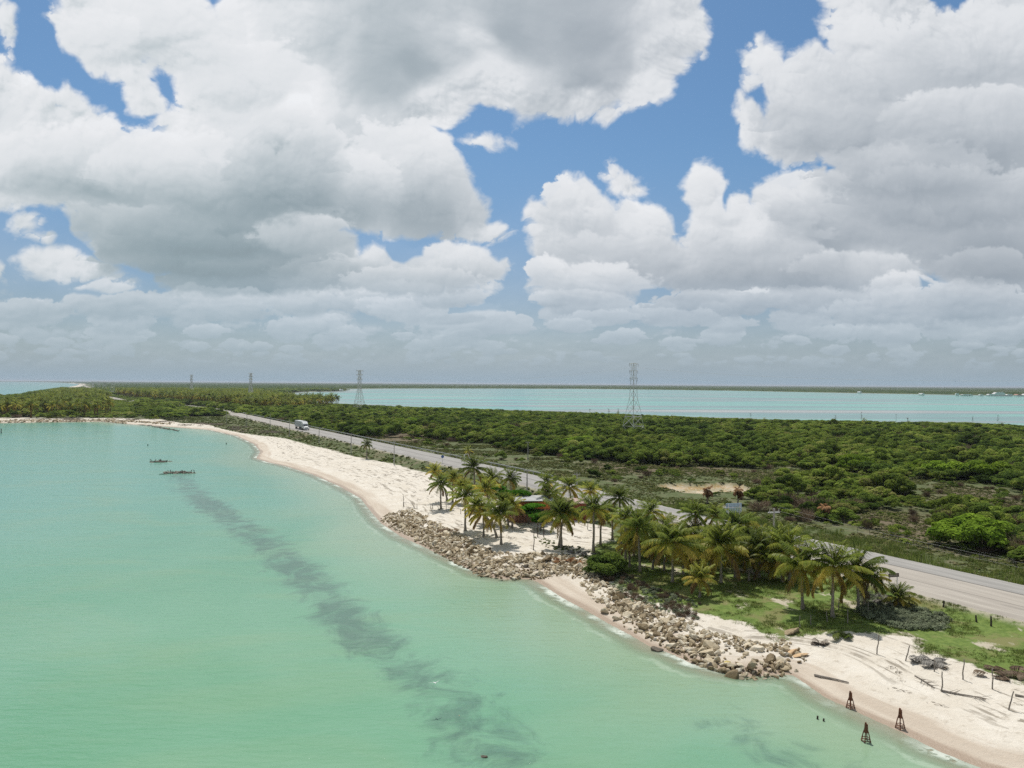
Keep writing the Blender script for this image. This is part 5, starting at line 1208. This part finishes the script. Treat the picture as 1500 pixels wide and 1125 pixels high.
M_REEF = pbr('reef_rock', (.16, .15, .12), .85, var=.5, vs=2, bump=.4)
reef(264, 692.5, 40, 3, 'nearer of two', 9); reef(234, 676, 25, 5, 'farther of two', 7)

# ------------------------------------------------------------------ lattice pylons
M_STEEL = pbr('galvanised_steel', (.74, .74, .73), .6, metal=.0, var=.08); M_CERAM = pbr('insulator', (.20, .13, .10), .4)
def pylon_parts(tk):
    H_ = 29.5; prof = [(0, 3.5), (.13, 2.95), (.26, 2.4), (.38, 1.85), (.5, 1.25), (.62, 1.0), (.74, .85), (.86, .75), (1.0, .7)]
    legs = []
    for sx, sy in ((1, 1), (-1, 1), (-1, -1), (1, -1)):
        m = MB(); m.tube([(sx*w, sy*w, H_*f-(.5 if f == 0 else 0)) for f, w in prof], tk*1.25, 4); legs.append(m)
    br = MB(); c4 = [(1, 1), (-1, 1), (-1, -1), (1, -1)]
    for (f0, w0), (f1, w1) in zip(prof[:-1], prof[1:]):
        for i in range(4):
            a, b = c4[i], c4[(i+1) % 4]
            br.tube([(a[0]*w0, a[1]*w0, H_*f0), (b[0]*w1, b[1]*w1, H_*f1)], tk*.75, 4, False); br.tube([(b[0]*w0, b[1]*w0, H_*f0), (a[0]*w1, a[1]*w1, H_*f1)], tk*.75, 4, False)
            br.tube([(a[0]*w1, a[1]*w1, H_*f1), (b[0]*w1, b[1]*w1, H_*f1)], tk*.6, 4, False)
    arms = []
    for zf, ln in ((.995, 2.6), (.90, 2.4), (.80, 2.2)):
        for s in (-1, 1):
            m = MB(); z = H_*zf
            for y in (-.7, .7): m.tube([(0, y, z), (s*ln, 0, z)], tk*.8, 4); m.tube([(s*.7, y, z-1.0), (s*ln, 0, z)], tk*.6, 4)
            arms.append((m, s*ln, z))
    return legs, br, arms
def conductor(a, b, sag, r):
    pts = []; a = Vector(a); b = Vector(b)
    for i in range(17):
        f = i/16; p = a.lerp(b, f); p.z -= sag*4*f*(1-f); pts.append(p-a)
    m = MB(); m.tube(pts, r, 4); return m.mesh('conductor', M_WIRE)
M_WIRE = pbr('wire', (.55, .55, .53), .6)
PYL = [((49.6, 318), 'tall grey lattice pylon standing in the scrub right of centre'), ((-105, 537), 'lattice pylon past the guardrail left of centre against the lagoon'), ((-255, 761), 'small lattice pylon rising from the palm woods'), ((-405, 985), 'tiny faint lattice pylon over the palm woods, left of the small one')]
PROTO = None
for k, ((x, y), lab) in enumerate(PYL):
    tk = .075 if k == 0 else .10 if k == 1 else .13
    e = empty('lattice_pylon', (x, y, gz(x, y)), R(38)); tag(e, lab, 'pylon', 'lattice pylons of the power line')
    legs, br, arms = pylon_parts(tk)
    for m in legs: m.build('leg', M_STEEL, e)
    br.build('bracing', M_STEEL, e)
    for m, ax, az in arms:
        a = m.build('crossarm', M_STEEL, e)
        if k < 2:
            ins = MB()
            for q in range(7): ins.tube([(ax, 0, az-.15-q*.17), (ax, 0, az-.25-q*.17)], [.13, .06], 7)
            ins.build('insulator', M_CERAM, a)
# the line of farther towers left of the road's end
for i, (px, py, top, lab) in enumerate([(165, 578, 557.5, 'squat four legged pylon beside the far road, nearest of its row'), (153.5, 573, 557.5, 'pylon second along the far road row'), (145, 570, 557.5, 'pylon third along the far road row'), (136, 567.5, 557.5, 'pylon farthest along the far road row')]):
    X, Y = up(px, py, 1); h = (py-top)/FPX*Y; e = empty('lattice_pylon', (X, Y, 0)); tag(e, lab, 'pylon', 'far row of pylons by the road'); tk = .22+.06*i
    q = h*.16
    for sx, sy in ((1, 1), (-1, 1), (-1, -1), (1, -1)): m = MB(); m.tube([(sx*q, sy*q, 0), (sx*q*.55, sy*q*.55, h*.6), (sx*.5, sy*.5, h)], tk, 4); m.build('leg', M_STEEL, e)
    m = MB()
    for f in (.3, .6, .98):
        w = q*(1-f*.75); ln = w if f < .9 else 5
        m.tube([(-ln, 0, h*f), (ln, 0, h*f)], tk*.8, 4); m.tube([(0, -w, h*f), (0, w, h*f)], tk*.8, 4)
    m.build('crossarm', M_STEEL, e)
# conductors from pylon to pylon
w38 = R(38)
def arm_pt(c, zf, ln): return (c[0]+math.cos(w38)*ln, c[1]+math.sin(w38)*ln, 1+29.5*zf-1.3)
PP = [(204.6, 99)]+[p[0] for p in PYL]
for i in range(len(PP)-1):
    for zf, ln in ((.995, 2.6), (.995, -2.6), (.90, 2.4)):
        a, b = arm_pt(PP[i], zf, ln), arm_pt(PP[i+1], zf, ln)
        tag(ob('power_line', conductor(a, b, 5.5, .011), None, a), 'thin high voltage wire, %s side %s, on the %s span of the pylons' % ('far' if ln > 0 else 'near', 'top' if zf > .95 else 'lower', ['rightmost', 'middle', 'third', 'leftmost'][i]), 'wire', 'high voltage wires')

# ------------------------------------------------------------------ roadside poles
M_CONC = pbr('concrete', (.40, .38, .35), .85, var=.12, vs=2)
LP = [(332,620,600),(362,625,605),(396,630,607),(424.5,639,615),(468,650.5,627),(515,664,635),(578,680,645)]
for i, (px, by, ty) in enumerate(LP):
    X, Y, z = gz_px(px, by); h = (by-ty)/FPX*Y; e = empty('beach_pole', (X, Y, z-.2)); tag(e, 'slender grey pole on the bank above the beach, %s of seven from the right' % ORD[6-i], 'pole', 'slender poles along the bank')
    m = MB(); m.tube([(0, 0, 0), (0, 0, h+.2)], [.13, .09], 7); m.build('shaft', M_CONC, e); m = MB(); m.tube([(-.35, 0, h+.05), (.35, 0, h+.05)], .05, 5); m.tube([(0, 0, h+.2), (0, 0, h+.5)], .05, 5); m.build('crosspiece', M_CONC, e)
for px, by, ty, lab in [(774,674,646,'tall grey pole in the scrub past the guardrail above the grove'), (773,722,690,'grey pole rising from the back of the grove'), (846,716,692,'pole at the far side of the road behind the right hut'), (1313,620,606,'tiny pole at the lagoon edge, left of a pair')]:
    X, Y, z = gz_px(px, by); h = (by-ty)/FPX*Y; e = empty('utility_pole', (X, Y, z-.2)); tag(e, lab, 'pole')
    m = MB(); m.tube([(0, 0, 0), (0, 0, h+.2)], [.14, .09], 7); m.build('shaft', M_CONC, e); m = MB(); m.box((0, 0, h-.1), (1.3, .1, .1)); m.tube([(-.5, 0, h), (-.5, 0, h+.25)], .05, 5); m.tube([(.5, 0, h), (.5, 0, h+.25)], .05, 5); m.build('crossarm', M_CONC, e)
# the near power pole with two wires running off to the right
X, Y, z = gz_px(1135, 786); h = (786-744)/FPX*Y; e = empty('utility_pole', (X, Y, z-.3)); tag(e, 'grey concrete power pole with a crossarm and two wires running right', 'pole')
m = MB(); m.tube([(0, 0, 0), (0, 0, h+.3)], [.16, .11], 8); m.build('shaft', M_CONC, e)
m = MB(); m.box((0, 0, h-.25), (1.7, .14, .14), R(12)); am = m.build('crossarm', M_STEEL, e)
m = MB(); m.tube([(-.62, -.13, h-.2), (-.62, -.13, h+.12)], [.07, .05], 6); m.tube([(.72, .15, h-.2), (.72, .15, h+.25)], [.08, .05], 6); m.build('insulators', M_CONC, am)
X2, Y2, z2 = gz_px(1285, 790); X3, Y3 = X+34, Y-14
p2 = (X+21.5, Y-8.5, 0); zz2 = gz(p2[0], p2[1])
for dx, dz, lab in ((.72, .2, 'upper thin wire running right from the power pole'), (-.62, 0, 'lower thin wire running right from the power pole')):
    a = (X+dx, Y, z+h+dz); b = (X+45+dx, Y-52, z+h+dz-2.2 if dx > 0 else z+h-2.4); tag(ob('overhead_wire', conductor(a, b, 1.6, .006), None, a), lab, 'wire')
# wire fence along the verge
pts = [gz_px(px, py) for px, py in [(1258,783),(1276,787),(1296,791),(1318,795),(1340,801),(1362,806),(1385,811),(1410,816),(1436,823),(1463,829),(1490,836)]]
e = empty('wire_fence', pts[0]); tag(e, 'wire fence on short wooden posts along the verge right of the road', 'fence')
for p in pts: q = Vector(p)-Vector(pts[0]); m = MB(); m.tube([q+Vector((0, 0, -.2)), q+Vector((random.uniform(-.08, .08), 0, 1.1))], [.035, .03], 6); m.build('post', M_DARKWOOD, e)
m = MB()
for hgt in (.55, .9, 1.25): m.tube([Vector(p)-Vector(pts[0])+Vector((0, 0, hgt)) for p in pts], .003, 4)
m.build('wires', M_WIRE, e)

# guardrail on the far side of the road
def guardrail():
    M_RAIL = pbr('rail_grey', (.33, .35, .33), .6); e = empty('guardrail', (-171, 480, 1)); tag(e, 'long grey metal guardrail along the far side of the road', 'guardrail')
    def at(u): # u metres from the near end of the rail, along the straight
        a = np.array([79.8, 20.0]); b = np.array([-171.0, 480.0]); d = (b-a)/np.linalg.norm(b-a); p = a+d*u+RN*4.9; return p, d
    us = np.arange(158, 524, 4.0); prof = [(-.03, .52), (.05, .58), (-.02, .64), (.05, .71), (-.03, .78)]; V = []; F = []
    for u in us:
        p, d = at(u); z = float(road_z(p[1]))-.08
        for o, hh_ in prof: V.append((p[0]-RN[0]*o+171, p[1]-RN[1]*o-480, z+hh_-1))
        for o, hh_ in prof[::-1]: V.append((p[0]-RN[0]*(o-.02)+171, p[1]-RN[1]*(o-.02)-480, z+hh_-1))
    k = 10
    for i in range(len(us)-1):
        for j in range(k): F.append((i*k+j, i*k+(j+1) % k, (i+1)*k+(j+1) % k, (i+1)*k+j))
    m = MB(); m.add(V, F); m.build('rail', M_RAIL, e)
    for u in us[::1][:95]:
        p, d = at(u); z = float(road_z(p[1]))-.15; m = MB(); m.box((p[0]+RN[0]*.12+171, p[1]+RN[1]*.12-480, z+.30-1), (.14, .14, .95), R(-61)); m.build('rail_post', M_RAIL, e)
guardrail()

# ------------------------------------------------------------------ signs
M_SIGNBACK = pbr('sign_back', (.42, .54, .64), .5, metal=.0, var=.1); M_BLUE = pbr('sign_blue', (.05, .12, .35), .5); M_BROWNB = pbr('sign_board', (.22, .19, .16), .7, var=.2)
X, Y, z = gz_px(1076, 775); Y -= .0; e = empty('road_sign', (X, Y, z), R(14)); tag(e, 'pale blue grey back of a road sign board above the palms', 'sign')
s_ = Y/FPX; h0 = (775-750)*s_; m = MB(); m.box((0, 0, h0+.65), (2.45, .06, 1.3)); bd = m.build('board', M_SIGNBACK, e)
m = MB(); m.box((-.3, -.09, h0+.75), (3.0, .09, .12)); m.box((0, -.07, h0+.15), (2.5, .05, .08)); m.build('brace', pbr('white_metal', (.72, .74, .76), .4), bd)
for sx in (-.9, .9): m = MB(); m.tube([(sx, -.1, -.3), (sx, -.1, h0+1.2)], .06, 6); m.build('post', M_STEEL, e)
X, Y, z = gz_px(1311, 857); e = empty('road_sign', (X, Y, z), R(16)); tag(e, 'low brown framed board on two posts beside the lay-by', 'sign'); s_ = Y/FPX; h0 = (857-842)*s_
m = MB(); m.box((0, 0, h0), (16.5*s_, .07, 4.2*s_)); bd = m.build('board', M_BROWNB, e); m = MB(); m.box((0, 0, h0+2.3*s_), (17.2*s_, .1, .05)); m.box((0, 0, h0-2.3*s_), (17.2*s_, .1, .05)); m.box((-8.4*s_, 0, h0), (.06, .1, 4.6*s_)); m.box((8.4*s_, 0, h0+.0), (.06, .1, 4.9*s_)); m.build('frame', M_DARKWOOD, bd)
for sx in (-6.3, 7.0): m = MB(); m.tube([(sx*s_, .06, -.3), (sx*s_, .06, h0)], .05, 6); m.build('post', M_STEEL, e)
X, Y, z = gz_px(649, 687); e = empty('road_sign', (X, Y, z)); tag(e, 'small round dark blue sign on a thin post at the road edge', 'sign'); s_ = Y/FPX; h0 = 11*s_
m = MB(); m.tube([(0, 0, -.2), (0, 0, h0+.2)], .04, 6); m.build('post', M_STEEL, e); m = MB(); m.tube([(0, -.05, h0), (0, -.08, h0)], .36, 14); m.build('plate', M_BLUE, e)
X, Y, z = gz_px(681, 680); e = empty('sign_gantry', (X, Y, z)); tag(e, 'thin grey pole with a bracket arm reaching over the road edge', 'sign pole'); s_ = Y/FPX; h0 = 15*s_
m = MB(); m.tube([(0, 0, -.2), (0, 0, h0)], .07, 6); m.build('pole', M_STEEL, e); m = MB(); m.tube([(0, 0, h0), (5.5*s_, 0, h0+.1), (6.2*s_, 0, h0-.5)], .06, 6); m.tube([(-.7*s_, 0, h0-.5), (0, 0, h0)], .05, 6); m.build('arm', M_STEEL, e)

# ------------------------------------------------------------------ huts in the grove
M_PLANK = pbr('red_planks', (.34, .155, .095), .85, var=.25, vs=4); M_ORANGE = pbr('orange_boards', (.62, .20, .06), .8, var=.25, vs=3); M_ROOFP = pbr('pale_roof', (.40, .40, .40), .6, var=.12, vs=1.5); M_BRRED = pbr('brown_red_wall', (.27, .06, .045), .8, var=.2); M_PINK = pbr('pink_roof', (.50, .36, .33), .8, var=.1); M_GLASS = pbr('dark_opening', (.03, .03, .03), .5)
def hut(px, py, w, d, h, label, wallm, upm, roofm, rz, over=.5, planks=True, gz_=None):
    X, Y, z = gz_px(px, py); e = empty('beach_hut', (X, Y, z), rz); tag(e, label, 'hut')
    lo = h*.62
    m = MB(); m.box((0, d/2, lo/2-.1), (w, d, lo+.2)); wl = m.build('wall', wallm, e)
    if planks:
        m = MB()
        for i in range(int(w/.45)+1): m.box((-w/2+i*.45, -.03, lo/2), (.07, .05, lo))
        m.build('battens', M_DARKWOOD, wl)
    m = MB(); m.box((0, d/2, lo+(h-lo)/2+.002), (w*.98, d*.98, h-lo)); m.build('gable_boards', upm, e)
    m = MB(); a = over
    m.add([(-w/2-a, -a, h+.03), (w/2+a, -a, h+.03), (w/2+a, d/2, h+.55), (-w/2-a, d/2, h+.55), (-w/2-a, d+a, h+.03), (w/2+a, d+a, h+.03),
           (-w/2-a, -a, h-.05), (w/2+a, -a, h-.05), (w/2+a, d/2, h+.47), (-w/2-a, d/2, h+.47), (-w/2-a, d+a, h-.05), (w/2+a, d+a, h-.05)],
          [(0, 1, 2, 3), (3, 2, 5, 4), (7, 6, 9, 8), (8, 9, 10, 11), (6, 7, 1, 0), (4, 5, 11, 10), (0, 3, 9, 6), (3, 4, 10, 9), (2, 1, 7, 8), (5, 2, 8, 11)])
    m.build('roof', roofm, e)
    m = MB(); m.box((w*.22, -.035, 1.0), (.9, .06, 2.0)); m.build('door', M_GLASS, e)
    return e
hut(783, 765, 5.0, 3.6, 3.3, 'beach hut with red plank walls, orange gable and pale roof behind almond trees', M_PLANK, M_ORANGE, M_ROOFP, R(6))
hut(845, 762, 3.0, 2.6, 2.7, 'small brown red hut with a pinkish roof among the palms', M_BRRED, M_BRRED, M_PINK, R(-8), .3, False)
# plank fence left of the hut, and the clothes line frame
X, Y, z = gz_px(763, 764); e = empty('plank_fence', (X, Y, z), R(-14)); tag(e, 'pink red plank screen joined to the left of the orange hut', 'fence')
m = MB()
for i in range(12): m.box((-1.8+i*.2, 0, .85), (.185, .04, 1.75+.1*math.sin(i*2.3)))
m.build('planks', pbr('pink_planks', (.50, .27, .19), .85, var=.2, vs=5), e); 
for x in (-1.8, -.6, .5): m = MB(); m.tube([(x, -.07, -.2), (x, -.07, 2.0)], .06, 6); m.build('post', M_DARKWOOD, e)
X, Y, z = gz_px(789, 786); e = empty('clothes_line', (X, Y, z)); tag(e, 'dark wooden frame with a rail on the sand before the hut', 'clothes line'); s_ = Y/FPX
for x in (0, 9*s_): m = MB(); m.tube([(x, 0, -.2), (x, 0, 21*s_)], .07, 6); m.build('post', M_DARKWOOD, e)
m = MB(); m.tube([(0, 0, 19*s_), (15*s_, 0, 19.5*s_)], .04, 5); m.tube([(0, 0, 13*s_), (9*s_, 0, 13*s_)], .035, 5); m.build('rail', M_DARKWOOD, e)
X, Y, z = gz_px(862, 775); tag(pole3((X, Y, z), (X+.1, Y, z+1.2), .05, .05, 'lamp_stand', 'short post holding a pale round float among the palms', 'post'), None)
m = MB(); m.ball((0, 0, 0), .34, 12, 8); tag(m.build('float_ball', pbr('pale_float', (.70, .66, .60), .5), None, (X+.1, Y, z+1.5), sm=True), 'pale round float on a post against the dark palm trunk', 'float')
# rope-rail posts behind the left rocks
pts = [gz_px(px, py) for px, py in [(592,741),(612,744),(632,745),(655,748),(676,752)]]
e = empty('rope_fence', pts[0]); tag(e, 'low rope fence on thin stakes across the sand behind the left rocks', 'fence')
for p in pts: q = Vector(p)-Vector(pts[0]); m = MB(); m.tube([q+Vector((0, 0, -.2)), q+Vector((0, 0, .8))], .04, 5); m.build('stake', M_GREYWOOD, e)
m = MB(); m.tube([Vector(p)-Vector(pts[0])+Vector((0, 0, .7)) for p in pts], .02, 4); m.build('rope', M_GREYWOOD, e)

# ------------------------------------------------------------------ lorry
def lorry():
    M_CAB = pbr('white_cab', (.78, .79, .80), .35, var=.03); M_BOX = pbr('box_panels', (.60, .62, .64), .45, var=.06); M_TYRE = pbr('tyre', (.03, .03, .03), .85); M_RIM = pbr('rim', (.5, .5, .5), .4, metal=.6); M_DKG = pbr('windscreen', (.02, .025, .03), .15); M_CHR = pbr('chrome', (.45, .46, .47), .25, metal=.8); M_LAMP = pbr('headlamp', (.8, .8, .75), .2); M_DK = pbr('chassis_grey', (.07, .07, .075), .7)
    X, Y = up(456, 629.5, 2.6); 
    a = math.atan2(-.878, .479)            # drives towards the camera, along the road
    c = np.array([X, Y]); nn_ = RN@c; c = c+RN*(78.0-nn_)
    e = empty('lorry', (c[0], c[1], float(road_z(Y))+.04), a); tag(e, 'white long nosed lorry with a grey box trailer driving along the coast road', 'lorry'); e.scale = (.84,)*3
    # x forward; front bumper at x=+2
    m = MB(); m.prism([(-3.2, .95), (-3.2, 3.55), (-2.9, 3.95), (-1.6, 3.75), (-.85, 3.0), (-.75, 2.75), (-.15, 1.95), (-.15, .95)], -1.2, 1.2); cab = m.build('cab', M_CAB, e)
    m = MB(); m.prism([(-.15, .8), (-.15, 1.95), (.2, 1.88), (1.5, 1.62), (1.72, 1.4), (1.75, .8)], -.86, .86); hd = m.build('hood', M_CAB, e)
    for s in (-1, 1): m = MB(); m.prism([(.35, .75), (.45, 1.2), (.9, 1.38), (1.4, 1.3), (1.8, 1.0), (1.85, .75)], s*.87 if s > 0 else -1.22, 1.22 if s > 0 else -.87); m.build('fender', M_CAB, e)
    m = MB(); m.add([(-.79, -1.06, 2.72), (-.79, 1.06, 2.72), (-.17, 1.02, 2.02), (-.17, -1.02, 2.02), (-.74, -1.06, 2.76), (-.74, 1.06, 2.76), (-.12, 1.02, 2.06), (-.12, -1.02, 2.06)], [(0, 1, 2, 3), (7, 6, 5, 4), (0, 3, 7, 4), (1, 5, 6, 2), (0, 4, 5, 1), (3, 2, 6, 7)]); m.build('windscreen', M_DKG, e)
    for s in (-1, 1):
        m = MB(); m.box((-1.05, s*1.205, 2.3), (.7, .02, .6)); m.build('side_window', M_DKG, cab)
        m = MB(); m.box((-.45, s*1.42, 2.25), (.1, .22, .6)); m.tube([(-.45, s*1.2, 2.1), (-.45, s*1.35, 2.1)], .03, 5); m.build('mirror', M_DK, e)
        m = MB(); m.box((1.84, s*.98, 1.02), (.06, .34, .2)); m.build('headlight', M_LAMP, e)
        m = MB(); m.tube([(-3.35, s*1.05, .9), (-3.35, s*1.05, 3.9)], .08, 8); m.build('exhaust_stack', M_CHR, e)
    m = MB(); m.box((1.775, 0, 1.1), (.05, 1.1, .75)); m.build('grille', M_CHR, e); m = MB(); m.box((1.95, 0, .55), (.22, 2.35, .36)); m.build('bumper', M_CHR, e)
    m = MB(); m.box((-3.6, 0, .8), (9.5, .9, .28)); m.build('chassis', M_DK, e)
    m = MB(); m.box((-10.6, 0, 2.72), (13.4, 2.55, 2.75)); tr = m.build('trailer_box', M_BOX, e)
    m = MB()
    for i in range(22):
        for s in (-1, 1): m.box((-4.3-i*.62, s*1.285, 2.72), (.05, .03, 2.6))
    m.build('ribs', M_CHR, tr); m = MB(); m.box((-11, 0, 1.2), (12.0, 1.0, .3)); m.build('trailer_chassis', M_DK, tr)
    for x, dual in ((1.1, 0), (-3.4, 1), (-4.7, 1), (-14.6, 1), (-15.9, 1)):
        for s in (-1, 1):
            w = MB(); w0 = .55 if dual else .3; w.tube([(x, s*1.22, .52), (x, s*(1.22-w0), .52)], .52, 18); wh = w.build('wheel', M_TYRE, e); r = MB(); r.tube([(x, s*1.235, .52), (x, s*1.15, .52)], .28, 12); r.build('rim', M_RIM, wh)
lorry()

# ------------------------------------------------------------------ far village by the lagoon
M_W = pbr('white_wall', (.75, .74, .70), .7, var=.05); M_TIN = pbr('tin_roof', (.62, .62, .62), .5, var=.1); M_RED = pbr('red_roof', (.45, .22, .17), .7)
for i, (px, w, h, rm, lab) in enumerate([(1402,7,6,M_TIN,'tiny white house on the far lagoon shore, leftmost of the village'), (1416,24,4,M_TIN,'long low shed on the far shore right of the tiny white house'), (1437,8,4,M_TIN,'small pale house in the middle of the far village'), (1451,14,5,M_TIN,'pale house just left of the big white hall'), (1463,25,9,M_TIN,'big white roofed hall, tallest of the far village'), (1477,15,5,M_TIN,'grey pale house just right of the big white hall'), (1491,12,5,M_RED,'house with a reddish roof in the far village'), (1504,20,6,M_TIN,'white house at the right picture edge of the far village'), (1350,7,6,M_TIN,'lone white hut on the far shore'), (1259,6,6,M_TIN,'lone tiny white hut far left along the shore of the village'), (500,8,5,M_TIN,'tiny white hut on the spit of the lagoon')]):
    X, Y = up(px, hz(px)+(13.6 if px > 1300 else 10.8 if px > 600 else 12.2), 1.0)
    e = empty('village_house', (X, Y, .9), R(-20+i*5)); tag(e, lab, 'house', 'houses of the far village')
    m = MB(); m.box((0, 0, h*.3), (w, 9, h*.6)); wl = m.build('wall', M_W, e)
    m = MB(); m.prism([(-w/2-.6, h*.6+.01), (w/2+.6, h*.6+.01), (w/2*.6, h), (-w/2*.6, h)], -5.2, 5.2); m.build('roof', rm, e)
    m = MB()
    for q in range(max(1, int(w/5))): m.box((-w/2+2+q*5, -4.53, h*.3), (1.2, .08, 1.2))
    m.build('windows', M_GLASS, wl)

# leafless trees sticking up at the lagoon edge
for i, (px, py, hh_) in enumerate([(864,603,4.5),(1224,615,5),(1262,614,6.5),(892,606,5),(1425,618,5),(1462,618,6),(1330,622,5),(1100,611,5),(906,607,5)]):
    X, Y, z = gz_px(px, py+3); rs = random.Random(i); m = MB(); m.tube([(0, 0, -.3), (.1, 0, hh_*.5), (0, .1, hh_)], [.18, .12, .04], 5)
    e = m.build('bare_tree', M_GREYWOOD, None, (X, Y, z)); tag(e, 'bare grey tree poking above the scrub at the lagoon edge, %s from the left' % ORD[sorted([864,1224,1262,892,1425,1462,1330,1100,906]).index(px)], 'dead tree', 'bare trees at the lagoon edge')
    m = MB()
    for j in range(16):
        zz_ = hh_*rs.uniform(.4, .98); a = rs.uniform(0, 6.28); q = rs.uniform(.7, 2.0)*(1.1-zz_/hh_*.6); m.tube([(0.05, 0, zz_), (math.cos(a)*q, math.sin(a)*q, zz_+q*.7)], [.06, .015], 4)
    m.build('branches', M_GREYWOOD, e)

# ------------------------------------------------------------------ the hazy air over land and water
def haze():
    m, nt, out = newmat('haze')
    nt.links.new(node(nt, 'ShaderNodeVolumePrincipled', {'Color': (.80, .88, 1.0, 1), 'Density': 6.5e-5, 'Anisotropy': .35}).outputs[0], out.inputs[1])
    mb = MB(); mb.box((0, 0, 14), (90000, 90000, 36)); tag(mb.build('haze', m), 'thin pale haze in the air', 'haze', kind='stuff')
haze()
